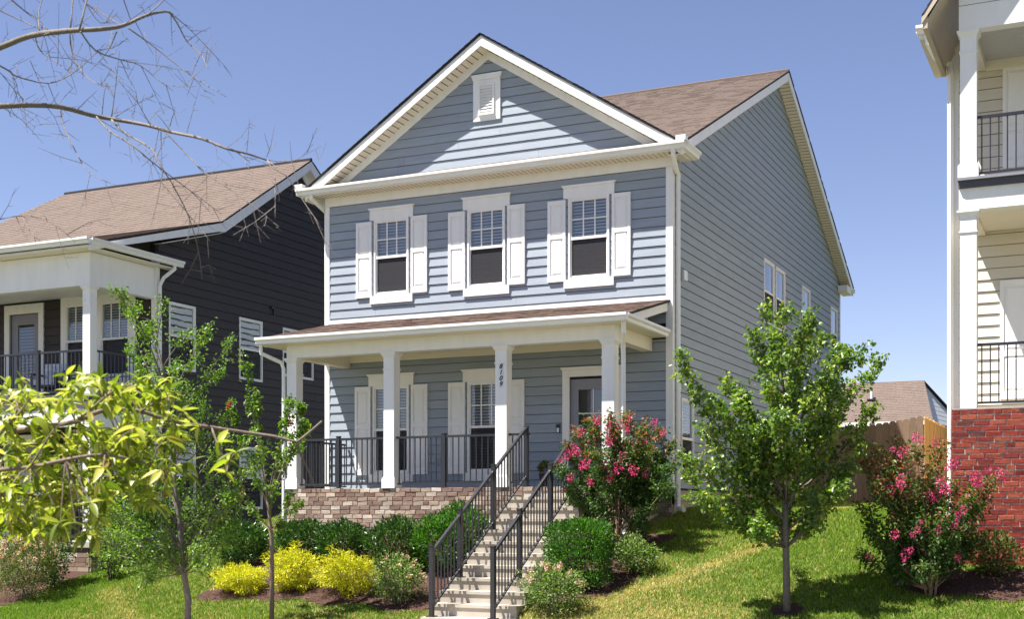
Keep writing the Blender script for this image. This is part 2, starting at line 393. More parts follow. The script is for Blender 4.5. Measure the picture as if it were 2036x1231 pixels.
def window(house, fr, t0, t1, z0, z1, grid=(3, 2), cas=.085, sill=False, head=False, blind=True, lower_screen=True, label=None, lowergrid=False, depth=.05, fw=.035, glass=None):
    glass = glass or glassm
    """double-hung window: outer frame child of house, its sashes and panes below it"""
    mb = MB(fr); c = fw
    mb.box(t0, t0+c, z0, z1, -.1, depth).box(t1-c, t1, z0, z1, -.1, depth).box(t0+c, t1-c, z1-c, z1, -.1, depth-.002).box(t0+c, t1-c, z0, z0+c, -.1, depth-.002)
    f = mb.build('window', white, house, label)
    zm = (z0+z1)/2; a, b = t0+c, t1-c
    q = .028
    up = MB(fr).box(a, a+q, zm+.03, z1-c, -.02, depth-.018).box(b-q, b, zm+.03, z1-c, -.02, depth-.018).box(a+q, b-q, z1-c-q, z1-c, -.02, depth-.02).box(a, b, zm-.02, zm+.03, -.02, depth-.014)
    up.build('upper_sash', white, f)
    lo = MB(fr).box(a, a+q, z0+c, zm-.02, -.04, depth-.03).box(b-q, b, z0+c, zm-.02, -.04, depth-.03).box(a+q, b-q, z0+c, z0+c+q*1.3, -.04, depth-.032)
    lo.build('lower_sash', white, f)
    MB(fr).sheet(a+q, b-q, zm+.03, z1-c-q, -.002).build('pane', glass, f)
    MB(fr).sheet(a+q, b-q, z0+c+q, zm-.02, -.022).build('pane', glass, f)
    if lower_screen: MB(fr).box(a+q*.4, b-q*.4, z0+c+q, zm-.02, .004, .007).build('screen', screenm, f)
    if grid:
        gx, gy = grid
        def muntins(lz, hz, n):
            for i in range(1, gx):
                x = a+q+(b-a-2*q)*i/gx
                MB(fr).box(x-.013, x+.013, lz, hz, n, n+.012).build('muntin', white, f)
            for j in range(1, gy):
                zz = lz+(hz-lz)*j/gy
                MB(fr).box(a+q, b-q, zz-.013, zz+.013, n, n+.010).build('muntin', white, f)
        muntins(zm+.03, z1-c-q, .001)
        if lowergrid: muntins(z0+c+q, zm-.02, -.019)
    if blind:
        bm = MB(fr); zz = z0+c+.02; th = .022
        while zz < z1-c-.02:
            vs = [fr(a+.01, zz-.017, -.070), fr(b-.01, zz-.017, -.070), fr(b-.01, zz+.019, -.050), fr(a+.01, zz+.019, -.050)]
            bm.add(vs, [(0, 1, 2, 3)]); zz += .060
        bm.build('blind', blindm, f)
    if sill: MB(fr).box(t0-.09, t1+.09, z0-.16, z0-.002, -.002, .055).build('sill', white, f)
    if head:
        MB(fr).box(t0-.10, t1+.10, z1+.002, z1+.20, -.002, .045).build('window_head', white, f)
        MB(fr).prism([(t0-.105, z1+.20), (t1+.105, z1+.20), (t1+.135, z1+.245), (t0-.135, z1+.245)], 0, .07).build('crown_moulding', white, f)
    return f
def shutter(house, fr, t0, t1, z0, z1, split=.55, n=.03):
    o = MB(fr).box(t0, t1, z0, z1, n-.03, n+.008).build('shutter', white, house)
    r = MB(fr); s = .055; zm = z0+(z1-z0)*split
    r.box(t0, t0+s, z0, z1, n+.0085, n+.026).box(t1-s, t1, z0, z1, n+.0085, n+.026)
    for zz, h in ((z0, .11), (zm-.035, .08), (z1-.08, .08)): r.box(t0+s, t1-s, zz, zz+h, n+.0085, n+.0255)
    r.build('shutter_frame', white, o)
    for lz, hz in ((z0+.11, zm-.035), (zm+.045, z1-.08)):
        F = fr; p = .022; e = .03
        vs = [F(t0+s+p, lz+p, n+.009), F(t1-s-p, lz+p, n+.009), F(t1-s-p, hz-p, n+.009), F(t0+s+p, hz-p, n+.009),
              F(t0+s+p+e, lz+p+e, n+.021), F(t1-s-p-e, lz+p+e, n+.021), F(t1-s-p-e, hz-p-e, n+.021), F(t0+s+p+e, hz-p-e, n+.021)]
        MB().add(vs, [(4, 5, 6, 7), (0, 1, 5, 4), (1, 2, 6, 5), (2, 3, 7, 6), (3, 0, 4, 7)]).build('raised_panel', white, o)
def clip_interval(poly, v):
    us = []
    k = len(poly)
    for i in range(k):
        (u0, v0), (u1, v1) = poly[i], poly[(i+1) % k]
        if (v0-v)*(v1-v) <= 0 and abs(v1-v0) > 1e-9: us.append(u0+(u1-u0)*(v-v0)/(v1-v0))
    return (min(us), max(us)) if len(us) >= 2 else None
def roof(house, pts, m, name='roof', expo=.143, thick=.035, tabs=True, wmin=.16, wmax=.34):
    """planar convex polygon in 3d; the first edge is the eave. slab + shingle tabs"""
    P = [Vector(p) for p in pts]; u = (P[1]-P[0]).normalized(); n = (P[1]-P[0]).cross(P[-1]-P[0]).normalized()
    if n.z < 0: n = -n
    v = n.cross(u)
    if v.z < 0: v = -v
    k = len(P)
    vs = [p for p in P]+[p-n*thick for p in P]
    r = MB().add(vs, [tuple(range(k)), tuple(range(2*k-1, k-1, -1))]+[(i, i+k, (i+1) % k+k, (i+1) % k) for i in range(k)]).build(name, edge, house)
    if not tabs: return r
    poly = [((p-P[0]).dot(u), (p-P[0]).dot(v)) for p in P]; vmax = max(q[1] for q in poly); mb = MB(); vv = -.02
    while vv < vmax-.01:
        iv = clip_interval(poly, min(max(vv+expo/2, .002), vmax-.002)); v0, v1 = vv, min(vv+expo, vmax)
        if iv:
            a, b = iv; uu = a-random.uniform(0, .1)
            while uu < b:
                e = min(uu+random.uniform(wmin, wmax), b+.0); s0 = max(uu, a-.015)
                if e-s0 > .01:
                    th = random.choice((.009, .009, .012)); dv = 0
                    Q = lambda x, y, h: P[0]+u*x+v*y+n*h
                    mb.add([Q(s0, v0-dv, .001), Q(e-.004, v0-dv, .001), Q(s0, v0-dv, th), Q(e-.004, v0-dv, th), Q(s0, v1, .003), Q(e-.004, v1, .003)],
                           [(0, 1, 3, 2), (2, 3, 5, 4)], random.random())
                uu = e
                if e >= b: break
        vv += expo
    mb.build('shingles', m, r, kind='stuff')
    return r
GUT = [(0, 0), (.075, 0), (.085, .02), (.085, .055), (.125, .085), (.125, .13), (.105, .13), (.105, .12), (0, .12)]
def gutter(house, a, b, out, m=gutm):
    return MB().sweep(GUT, a, b, out, (0, 0, 1)).build('gutter', m, house)
def downspout(house, pts, r=.045, m=gutm):
    return MB().tube(pts, r, 6).build('downspout', m, house, smooth=False)

def brick_template(i, L, H, D):
    rr = random.Random(i); j = lambda s: rr.uniform(-s, s)
    v = []; 
    for z in (-H/2, H/2):
        for y in (0, D):
            for x in (-L/2, L/2): v.append((x+j(.003), y+(0 if y == 0 else j(.004)), z+j(.003)))
    # bevelled front: inner ring
    fz = [(-L/2+.006, D+.004+j(.003), -H/2+.006), (L/2-.006, D+.004+j(.003), -H/2+.006), (L/2-.006, D+.004+j(.003), H/2-.006), (-L/2+.006, D+.004+j(.003), H/2-.006)]
    v += fz
    f = [(0, 1, 5, 4), (0, 2, 3, 1), (4, 5, 7, 6), (0, 4, 6, 2), (1, 3, 7, 5), (2, 8, 9, 3), (3, 9, 10, 7), (7, 10, 11, 6), (6, 11, 8, 2), (8, 11, 10, 9)]
    return v, f
def brick_wall(house, fr, t0, t1, z0, z1, m, course, L, count, holes=(), D=.012, seed=1, name='brick', order_top=True, first=0, tcap=None, header_top=False, joint=.010):
    """bricks as objects up to count, the rest joined"""
    rr = random.Random(seed); J = joint; H = course-J
    full = [bpy.data.meshes.new('brick') for _ in range(5)]; half = [bpy.data.meshes.new('brick') for _ in range(3)]
    for i, me in enumerate(full): v, f = brick_template(seed*10+i, L-J, H, D); me.from_pydata(v, [], f); me.materials.append(m)
    for i, me in enumerate(half): v, f = brick_template(seed*10+i+50, L/2-J, H, D); me.from_pydata(v, [], f); me.materials.append(m)
    B3 = Matrix((fr.T, fr.N, Vector((0, 0, 1)))).transposed().to_4x4(); rot = B3.to_quaternion(); flip = B3.determinant() < 0
    n = 0; rest = MB(); row = 0; z = z1-course/2; hp = WORLD.get(house.name, house.location)
    while z > z0-course/2:
        t = t0; offs = [0, .5, .25, .75][row % 4]*L; items = []
        if header_top and row == 0:
            while t < t1-.04: items.append((t, min(t+L/2, t1), 1)); t += L/2
        else:
            e = t0+offs if offs > .01 else t0+L
            items.append((t0, min(e, t1), 2)); t = e
            while t < t1-.04:
                w_ = L/2 if rr.random() < .12 else L
                e = min(t+w_, t1); items.append((t, e, 2)); t = e
        for a, b, kk in items:
            c = (a+b)/2; wd = b-a
            if wd < .05: continue
            if any(h[0] < c < h[1] and h[2] < z < h[3] for h in holes): continue
            dd = rr.uniform(-.004, .004)
            if n < count and (tcap is None or a < tcap):
                src = full if wd > L*.7 else half; ln = (L-J) if wd > L*.7 else (L/2-J)
                o = bpy.data.objects.new(name, rr.choice(src)); C.objects.link(o); o.parent = house
                p = fr(c, z, dd); o.location = p-hp; 
                sx = (wd-J)/ln
                if flip:
                    M2 = Matrix((-fr.T, fr.N, Vector((0, 0, 1)))).transposed().to_4x4(); o.rotation_euler = M2.to_euler()
                else: o.rotation_euler = B3.to_euler()
                o.scale = (sx, 1, 1); n += 1
            else:
                rest.fr = fr; rest.box(a+J/2, b-J/2, z-H/2, z+H/2, 0, D+.004+dd, rr.random())
        z -= course; row += 1
    if rest.v: rest.build('brick_courses', m, house, kind='stuff')
    return n

# ================================================================== MAIN HOUSE
house = reg(empty('house', (0, 0, 0), 'two-storey light blue lap-sided house with white shutters, front gable and columned porch', 'house'))
FRO = Fr((0, 0, 0), (1, 0, 0), (0, -1, 0)); SID = Fr((0, 0, 0), (0, 1, 0), (1, 0, 0))
XL, YB = -7.44, 15.62
MS = .64; PKX, PKZ = -3.71, 8.74
RS = .465; RY, RZ = 7.9, 10.0
front_windows_up = [(-6.27, -5.47), (-4.15, -3.34), (-2.02, -1.20)]
front_windows_dn = [(-6.30, -5.46), (-4.15, -3.35)]
hu = [(a+.03, b-.03, 3.93, 5.46) for a, b in front_windows_up]; hd = [(a+.03, b-.03, .33, 2.10) for a, b in front_windows_dn]
door = (-2.0, -1.08, 0.02, 2.08)
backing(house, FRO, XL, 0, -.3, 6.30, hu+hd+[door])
siding(house, FRO, XL+.10, -.11, 3.535-.178*3, 5.84, bluem, holes=[(a-.0, b+.0, c-.02, d+.02) for a, b, c, d in hu])
siding(house, FRO, XL+.10, -.11, .0, 2.72, bluem, holes=[(a, b, c-.02, d+.02) for a, b, c, d in hd]+[(door[0]-.1, door[1]+.1, -1, door[3]+.1)])
# gable field
MB(FRO).prism([(XL+.1, 6.30), (-.02, 6.30), (PKX, 8.66)], -.16, -.004).build('wall', voidm, house)
gl = lambda z: (PKX-(8.40-z)/MS, PKX+(8.40-z)/MS)
siding(house, FRO, -20, 20, 6.32, 8.39, bluem, lim=gl, course=.178)
# side wall
ww = [(6.65, 7.62), (7.78, 8.71), (10.59, 11.55), (14.24, 15.20)]
hs = [(a+.02, b-.02, 3.92, 5.37) for a, b in ww]+[(.50, 1.24, .20, 1.66)]
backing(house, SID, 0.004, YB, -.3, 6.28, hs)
MB(SID).prism([(0.17, 6.28), (YB-.17, 6.28), (RY, RZ-.26)], -.16, -.004).build('wall', voidm, house)
rk = lambda z: (RY-(RZ-.14-z)/RS, RY+(RZ-.14-z)/RS)
siding(house, SID, .095, YB-.08, 0.0, 9.84, bluem, holes=[(a, b, c-.0, d+.0) for a, b, c, d in hs], lim=rk, minlen=3.2, maxlen=3.7, budget=215)
MB().box(XL+.005, XL+.012, -.3, 6.3, 0.0, YB).build('wall', bluem, house)
siding(house, Fr((XL+.012, 0, 0), (0, 1, 0), (-1, 0, 0)), .1, YB, 0, 6.2, bluem, budget=0)
MB().box(XL+.01, -.17, -.3, 6.3, YB-.1, YB-.01).build('wall', bluem, house)
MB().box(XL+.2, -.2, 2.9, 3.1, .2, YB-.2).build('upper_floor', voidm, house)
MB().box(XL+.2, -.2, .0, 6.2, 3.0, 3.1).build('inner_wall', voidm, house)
# corner boards
for a, b in ((XL-.01, XL+.095), (-.105, .026)):
    MB(FRO).box(a, b, 2.6, 5.84, .002, .03).build('corner_board', white, house)
    MB(FRO).box(a, b, -.02, 2.598, .001, .03).build('corner_board', white, house)
MB(SID).box(-.001, .09, -.02, 6.3, .002, .028).build('corner_board', white, house)
MB(SID).box(YB-.08, YB+.02, -.02, 5.9, .002, .03).build('corner_board', white, house)
MB(FRO).box(XL-.01, .026, 5.842, 6.02, .002, .034).build('frieze_board', white, house)
MB(FRO).box(XL+.0955, -.106, 3.42, 3.50, .025, .04).build('trim_board', white, house)
# eave soffit and front gutter
def soff(p, n0=0): pass
sf = MB().box(XL-.36, .30, 6.02, 6.04, -.345, 0.0); sf.build('soffit', vinyl, house)
for i in range(80):
    pass
gr_ = MB()
for i in range(int((.3-XL+.3)/.1)):
    x = XL-.32+i*.1
    gr_.box(x, x+.006, 6.0165, 6.0195, -.34, -.04)
gr_.build('soffit_grooves', edge, house, kind='stuff')
MB().box(XL-.36, .30, 6.02, 6.20, -.362, -.3455).build('fascia', white, house)
gutter(house, (XL-.44, -.363, 6.035), (.38, -.363, 6.035), (0, -1, 0))
# eave returns with pent roof
for x0, x1, s in ((.026, .30, 1), (XL-.36, XL-.01, -1)):
    MB().box(x0, x1, 6.02, 6.05, .001, .42).build('soffit', vinyl, house)
    MB().box(x0, x1, 6.05, 6.19, .40, .42).build('fascia', white, house)
    xo = .301 if s > 0 else XL-.361
    gutter(house, (xo, -.36, 6.035), (xo, .44, 6.035), (s, 0, 0))
    MB().box(*( (xo+.0-.08, xo+.10) if s > 0 else (xo-.10, xo+.08)), 6.168, 6.26, -.47, -.32).build('gutter_cap', gutm, house)
# roofs
y_v = RY-(RZ-PKZ)/RS
zE = PKZ-MS*(4.05)
roof(house, [(PKX, -.36, PKZ), (PKX, -.36, PKZ)], roofm) if False else None
def gable_slope(s):
    xe = PKX+s*4.05; zz = PKZ-MS*4.05
    # triangle: eave-front, ridge-front, ridge-back
    yv = RY-(RZ-zz)/RS
    pts = [(xe, -.37, zz), (xe, max(yv, -.36)+.0, zz), (PKX, y_v, PKZ), (PKX, -.37, PKZ)]
    return roof(house, pts, roofm)
gable_slope(1); gable_slope(-1)
z_e = RZ-RS*(RY+.36)
roof(house, [(XL-.3, -.36, z_e), (.31, -.36, z_e), (.31, RY, RZ), (XL-.3, RY, RZ)], roofm)
roof(house, [(.31, RY*2+.36, z_e), (XL-.3, RY*2+.36, z_e), (XL-.3, RY, RZ), (.31, RY, RZ)], roofm)
MB().tube([(XL-.3, RY, RZ+.005), (.31, RY, RZ+.005)], .05, 6).build('ridge_cap', roofm, house)
# front gable rake
def vee(z_hi, z_lo, half, y0, y1, name, m, sides=(-1, 1)):
    for s in sides:
        poly = [(PKX, z_hi), (PKX+s*half, z_hi-MS*half), (PKX+s*half, z_lo-MS*half), (PKX, z_lo)]
        MB().prism(poly, y0, y1).build(name, m, house)
vee(PKZ-.045, PKZ-.235, 4.02, -.35, -.325, 'fascia', white)
vee(PKZ-.22, PKZ-.235, 4.02, -.324, -.001, 'soffit', vinyl)
vee(PKZ-.236, PKZ-.40, 3.45, -.034, -.001, 'rake_board', white)
gg = MB()
for s in (-1, 1):
    for i in range(1, 36):
        x = i*.11
        if x > 3.95: break
        z = PKZ-.2365-MS*x
        gg.box(PKX+s*x, PKX+s*x+.008, z-.006, z+.004, -.32, -.035)
gg.build('soffit_grooves', edge, house, kind='stuff')
# side gable rake
for s in (-1, 1):
    h = RY+.36; f = lambda y, dz: RZ-RS*abs(y)-dz
    y1 = RY+s*h
    MB(SID).prism([(RY, RZ-.04), (y1, RZ-RS*h-.04), (y1, RZ-RS*h-.23), (RY, RZ-.23)], .285, .305).build('fascia', white, house)
    MB(SID).prism([(RY, RZ-.205), (y1, RZ-RS*h-.205), (y1, RZ-RS*h-.22), (RY, RZ-.22)], .026, .284).build('soffit', vinyl, house)
gs = MB()
for i in range(1, 78):
    y = RY+i*.105; z = RZ-.2215-RS*(y-RY)
    if y > 15.9: break
    gs.box(.03, .28, z-.006, z+.004, y, y+.008)
gs.build('soffit_grooves', edge, house, kind='stuff')
MB().box(.0265, .29, 5.92, 5.95, YB-.35, YB+.40).build('soffit', vinyl, house)
MB().prism([(.0265, 5.951), (.29, 5.951), (.29, 6.12), (.0265, 6.12)], YB-.35, YB-.33).build('fascia', white, house)
MB().box(.27, .2905, 5.951, 6.12, YB-.329, YB+.40).build('fascia', white, house)
gutter(house, (.36, YB+.42, 5.99), (-2, YB+.42, 5.99), (0, 1, 0))
# windows
for i, (a, b) in enumerate(front_windows_up):
    window(house, FRO, a, b, 3.93, 5.46, sill=True, head=True, label='upper front window with six-light top sash and shutters' if i == 0 else None)
    shutter(house, FRO, a-.42, a-.055, 3.91, 5.44); shutter(house, FRO, b+.055, b+.42, 3.93, 5.46)
for a, b in front_windows_dn:
    window(house, FRO, a, b, .33, 2.10, sill=True, head=True)
    shutter(house, FRO, a-.42, a-.05, .31, 2.10); shutter(house, FRO, b+.05, b+.42, .31, 2.10)
for i, (a, b) in enumerate(ww): window(house, SID, a, b, 3.91, 5.38, grid=None, depth=.035, blind=False, glass=glassr)
window(house, SID, .48, 1.24, .18, 1.68, grid=None, depth=.035, blind=True)
# gable vent
v = MB(FRO).box(-4.02, -3.44, 7.16, 7.95, .004, .05).prism([(-4.02, 7.952), (-3.44, 7.952), (-3.40, 8.06), (-4.06, 8.06)], .004, .07).build('gable_vent', white, house)
MB(FRO).box(-3.90, -3.56, 7.26, 7.30, .051, .085).box(-3.90, -3.865, 7.30, 7.86, .051, .075).box(-3.595, -3.56, 7.30, 7.86, .051, .075).box(-3.865, -3.595, 7.83, 7.86, .051, .075).build('vent_frame', white, v)
for i in range(9):
    z = 7.325+i*.056
    MB().add([FRO(-3.864, z, .072), FRO(-3.596, z, .072), FRO(-3.596, z+.045, .053), FRO(-3.864, z+.045, .053), FRO(-3.864, z+.008, .074), FRO(-3.596, z+.008, .074)],
             [(0, 1, 5, 4), (4, 5, 2, 3)]).build('louvre_slat', white, v)
# front door
MB(FRO).box(-2.14, -2.0, .0, 2.10, .002, .05).box(-1.08, -.94, .0, 2.10, .002, .05).box(-2.14, -.94, 2.102, 2.23, .002, .052).prism([(-2.15, 2.232), (-.93, 2.232), (-.90, 2.28), (-2.18, 2.28)], .0, .07).build('door_frame', white, house)
d = MB(FRO).box(-1.998, -1.84, .02, 2.06, -.06, -.02).box(-1.24, -1.082, .02, 2.06, -.06, -.02).box(-1.84, -1.24, 1.86, 2.06, -.06, -.02).box(-1.84, -1.24, .02, .95, -.06, -.02).build('front_door', doorm, house)
MB(FRO).sheet(-1.84, -1.24, .95, 1.86, -.042).build('door_glass', glassm, d)
MB(FRO).box(-1.84, -1.24, .95, 1.86, -.12, -.11).build('door_dark_panel', voidm, d)  # near-black panel behind the glass stands in for the dark interior
MB(FRO).box(-1.55, -1.53, .95, 1.86, -.039, -.025).box(-1.84, -1.551, 1.40, 1.42, -.039, -.026).box(-1.529, -1.24, 1.40, 1.42, -.039, -.026).build('muntin', white, d)
MB(FRO).box(-1.78, -1.30, .18, .78, -.0195, -.008).build('door_panel', doorm, d)
MB(FRO).tube([FRO(-1.17, .95, -.02), FRO(-1.17, .95, .05)], .025, 8).build('door_handle', blackm, d)
MB(FRO).box(-2.27, -2.19, 1.06, 1.22, .02, .045).build('doorbell', inkm, house)
MB(FRO).box(-2.255, -2.205, 1.07, 1.15, .0455, .05).build('doorbell_button', plastm, house)
MB(FRO).box(-4.84, -4.74, .50, .62, .02, .05).build('outlet_cover', doorm, house)
MB(SID).box(.46, .66, 3.86, 4.04, .015, .09).build('camera_box', plastm, house)
MB(SID).box(.40, .44, 3.84, 4.10, .01, .05).build('conduit', doorm, house)
# porch structure
BR = FRO
PY = -1.97; X0, X1 = -7.12, -.28
MB().box(X0+.02, X1-.02, -1.9, -.062, PY+.015, -.0).build('porch_base', mortar, house)
MB().box(X0+.03, X1-.03, -.06, -.003, PY+.016, -.0).build('porch_floor', conc, house)
FB = Fr((0, PY+.015, 0), (1, 0, 0), (0, -1, 0)); FS = Fr((X1-.02, 0, 0), (0, 1, 0), (1, 0, 0)); FL = Fr((X0+.02, 0, 0), (0, 1, 0), (-1, 0, 0))
nb = brick_wall(house, FB, X0, X1, -1.55, .004, brickm, .081, .215, 250, holes=[(-2.08, -.65, -3, -.10)], seed=3)
nb += brick_wall(house, FS, PY, .0, -1.4, .004, brickm, .081, .215, 36, seed=4, D=.016)
brick_wall(house, FL, PY, .0, -1.5, .004, brickm, .081, .215, 0, seed=5, D=.016)
# foundation strip and block base
MB().box(-.30, -.0, -1.2, -.04, .0, .05).build('foundation', mortar, house)
brick_wall(house, Fr((0, -.0, 0), (1, 0, 0), (0, -1, 0)), -.26, 0.0, -.75, -.05, brickm, .078, .205, 8, seed=6, D=.012)
MB().box(-.28, .03, -.048, -.02, -.05, -.001).build('trim_board', white, house)
MB().box(-.10, -.012, -1.2, -.03, .05, YB-.1).build('foundation', mortar2, house)
bw = MB(Fr((-.012, 0, 0), (0, 1, 0), (1, 0, 0)))
row = 0; z = -.035
while z > -.9:
    y = .03-(row % 2)*.2
    while y < YB-.1:
        a, b = max(y, .03), min(y+.40, YB-.1)
        if b-a > .05: bw.box(a+.004, b-.004, z-.196, z-.004, 0, .012, random.random())
        y += .405
    z -= .2; row += 1
bw.build('block_courses', blockm, house, kind='stuff')
# beams, ceiling, posts
bx0, bx1 = -7.04, -.365
MB().box(bx0, bx1, 2.50, 2.74, -1.965, -1.765).build('porch_beam', white, house)
MB().box(bx1-.2, bx1, 2.50, 2.74, -1.764, -.03).build('porch_beam', vinyl, house)
MB().box(bx0, bx0+.2, 2.50, 2.74, -1.764, -.03).build('porch_beam', vinyl, house)
MB().box(bx0+.201, bx1-.201, 2.72, 2.74, -1.764, -.03).build('porch_ceiling', vinyl, house)
MB().box(bx0+.201, bx1-.201, 2.60, 2.719, -.06, -.027).build('frieze_board', vinyl, house)
MB().box(bx0-.36, bx1+.26, 2.741, 2.76, -2.28, -.03).build('soffit', vinyl, house)
MB().box(bx0-.36, bx1+.26, 2.742, 2.86, -2.30, -2.281).build('fascia', white, house)
gutter(house, (bx0-.42, -2.301, 2.735), (-.06+.06, -2.301, 2.735), (0, -1, 0))
gutter(house, (-.055-.06, -2.30, 2.735), (-.055-.06, -.10, 2.735), (1, 0, 0))
gutter(house, (bx0-.36, -2.30, 2.735), (bx0-.36, -.10, 2.735), (-1, 0, 0))
pr = .245
rz = lambda y: 3.42+pr*y
roof(house, [(bx0-.42, -2.36, rz(-2.36)), (-.02, -2.36, rz(-2.36)), (-.02, -.026, rz(-.026)), (bx0-.42+.1, -.026, rz(-.026))], roofr, expo=.15)
for x in (-.06, bx0-.38):
    MB(Fr((x, 0, 0), (0, 1, 0), (1, 0, 0))).prism([(-.06, rz(-.06)-.04), (-2.3, rz(-2.3)-.04), (-2.3, rz(-2.3)-.07), (-2.1, rz(-2.1)-.19), (-.06, rz(-.06)-.19)], -.02, .0).build('fascia', white, house)
for x in (bx1-.1, bx0+.1):
    MB(Fr((x, 0, 0), (0, 1, 0), (1, 0, 0))).prism([(-.03, 2.761), (-2.2, 2.761), (-2.2, rz(-2.2)-.05), (-.03, rz(-.03)-.05)], -.02, .02).build('gable_infill', vinyl, house)
def column(house, x, y, z0, z1, w=.22, bh=.20, m=white, label=None):
    h = w/2; F = MB()
    F.box(x-h, x+h, z0+bh+.0, z1-.09, y-h, y+h)
    o = F.build('column', m, house, label)
    MB().box(x-h-.028, x+h+.028, z0, z0+bh-.02, y-h-.028, y+h+.028).box(x-h-.018, x+h+.018, z0+bh-.02, z0+bh, y-h-.018, y+h+.018).build('column_base', m, o)
    q = MB(); zc = z1-.09
    vs = [(x-h-.002, y-h-.002, zc), (x+h+.002, y-h-.002, zc), (x+h+.002, y+h+.002, zc), (x-h-.002, y+h+.002, zc)]
    e = .04; vs += [(x-h-e, y-h-e, zc+.06), (x+h+e, y-h-e, zc+.06), (x+h+e, y+h+e, zc+.06), (x-h-e, y+h+e, zc+.06)]
    q.add(vs, [(0, 1, 5, 4), (1, 2, 6, 5), (2, 3, 7, 6), (3, 0, 4, 7), (4, 5, 6, 7), (3, 2, 1, 0)]); q.box(x-h-e, x+h+e, zc+.0605, z1-.001, y-h-e, y+h+e)
    q.build('column_cap', m, o)
    MB().box(x-h-.014, x+h+.014, z1-.32, z1-.30, y-h-.014, y+h+.014).build('column_ring', m, o)
    return o
cols = [column(house, x, -1.855, 0, 2.5) for x in (-6.93, -4.785, -2.50, -.49)]
# house number 8109 on the third column
pl = []
for i in range(16):
    an = 2*math.pi*i/16; pl.append((-2.50+.06*math.cos(an), 1.965+.235*math.copysign(abs(math.sin(an))**.6, math.sin(an))))
MB(Fr((0, -1.966, 0), (1, 0, 0), (0, -1, 0))).prism(pl, 0, .006).build('number_plate', plastm, cols[2])
for i, ch in enumerate('8109'):
    cu = bpy.data.curves.new('digit', 'FONT'); cu.body = ch; cu.size = .118; cu.shear = .28; cu.extrude = .004; cu.align_x = 'CENTER'; cu.offset = .0015
    tmp = bpy.data.objects.new('digit', cu); C.objects.link(tmp)
    me = bpy.data.meshes.new_from_object(tmp.evaluated_get(bpy.context.evaluated_depsgraph_get()))
    bpy.data.objects.remove(tmp); me.materials.clear(); me.materials.append(inkm)
    o = bpy.data.objects.new('digit', me); C.objects.link(o); o.parent = cols[2]
    o.location = (-2.50, -1.978, 2.09-i*.104); o.rotation_euler = (R(90), 0, 0)
# downspouts
downspout(house, [(.15, -.40, 6.06), (.15, -.38, 5.96), (.10, -.1, 5.80), (.075, .13, 5.72), (.075, .13, 5.4), (.075, .13, -.30), (.09, .10, -.36), (.26, -.10, -.40)])
downspout(house, [(XL-.12, -.40, 6.06), (XL-.12, -.36, 5.96), (XL-.06, .1, 5.75), (XL-.06, .12, -1.0)])
downspout(house, [(-.12, -2.22, 2.76), (-.12, -2.2, 2.56), (-.22, -1.96, 2.38), (-.235, -1.90, 2.2), (-.235, -1.9, -.72), (-.22, -1.9, -.80), (-.08, -1.98, -.84)], .04)
downspout(house, [(bx0-.36, -2.3, 2.76), (bx0-.36, -2.28, 2.58), (bx0-.1, -2.0, 2.42), (bx0-.06, -1.98, 2.3), (bx0-.06, -1.98, -.9)], .04)

# ================================================================== STAIRS AND RAILINGS
st = reg(empty('front_steps', (-1.36, -5, -2.2), 'pale concrete steps climbing the slope to the blue house porch', 'steps'))
RISE, RUN, NY = .182, .30, -2.6
for k in range(1, 13):
    y0 = NY-RUN*(k-1); y1 = NY-RUN*(k-2) if k > 1 else -1.985; z = -RISE*k
    MB().box(-2.08, -.65, z-.62, z-.045, y0+.02, y1+.018).box(-2.08, -.65, z-.045, z, y0, y1+.0195).build('step', conc, st)
MB().box(-2.08, -.65, -2.6, -2.19, -7.3, NY-RUN*11).build('front_walk', conc)['kind'] = 'structure'
nose = lambda y: -RISE*(1+(NY-y)/RUN)
def baluster_run(parent, pa, pb, lo, hi, n, r=.0085):
    """balusters between two points; lo/hi give z of the rails"""
    me = bpy.data.meshes.new('baluster')
    me.from_pydata([(sx*r, sy*r, sz) for sz in (0, 1) for sy in (-1, 1) for sx in (-1, 1)], [], [(0, 1, 3, 2), (4, 6, 7, 5), (0, 4, 5, 1), (2, 3, 7, 6), (0, 2, 6, 4), (1, 5, 7, 3)])
    me.materials.append(blackm); pw = WORLD[parent.name]
    for i in range(n):
        s = (i+.5)/n if n > 1 else .5; x = pa[0]+(pb[0]-pa[0])*s; y = pa[1]+(pb[1]-pa[1])*s
        z0, z1 = lo(x, y), hi(x, y)
        o = bpy.data.objects.new('baluster', me); C.objects.link(o); o.parent = parent; o.location = Vector((x, y, z0))-pw; o.scale = (1, 1, z1-z0)
def post(parent, x, y, z0, z1, r=.032):
    o = MB().box(x-r, x+r, z0, z1-.02, y-r, y+r).box(x-r-.006, x+r+.006, z1-.02, z1, y-r-.006, y+r+.006).build('post', blackm, parent)
    MB().box(x-r-.035, x+r+.035, z0, z0+.015, y-r-.035, y+r+.035).build('base_plate', blackm, o)
def bar(parent, a, b, name, w=.022, h=.02):
    a, b = Vector(a), Vector(b); d = (b-a).normalized(); s = d.cross(Vector((0, 0, 1))).normalized(); u = s.cross(d)
    MB().sweep([(-w, -h), (w, -h), (w, h), (-w, h)], a, b, s, u).build(name, blackm, parent)
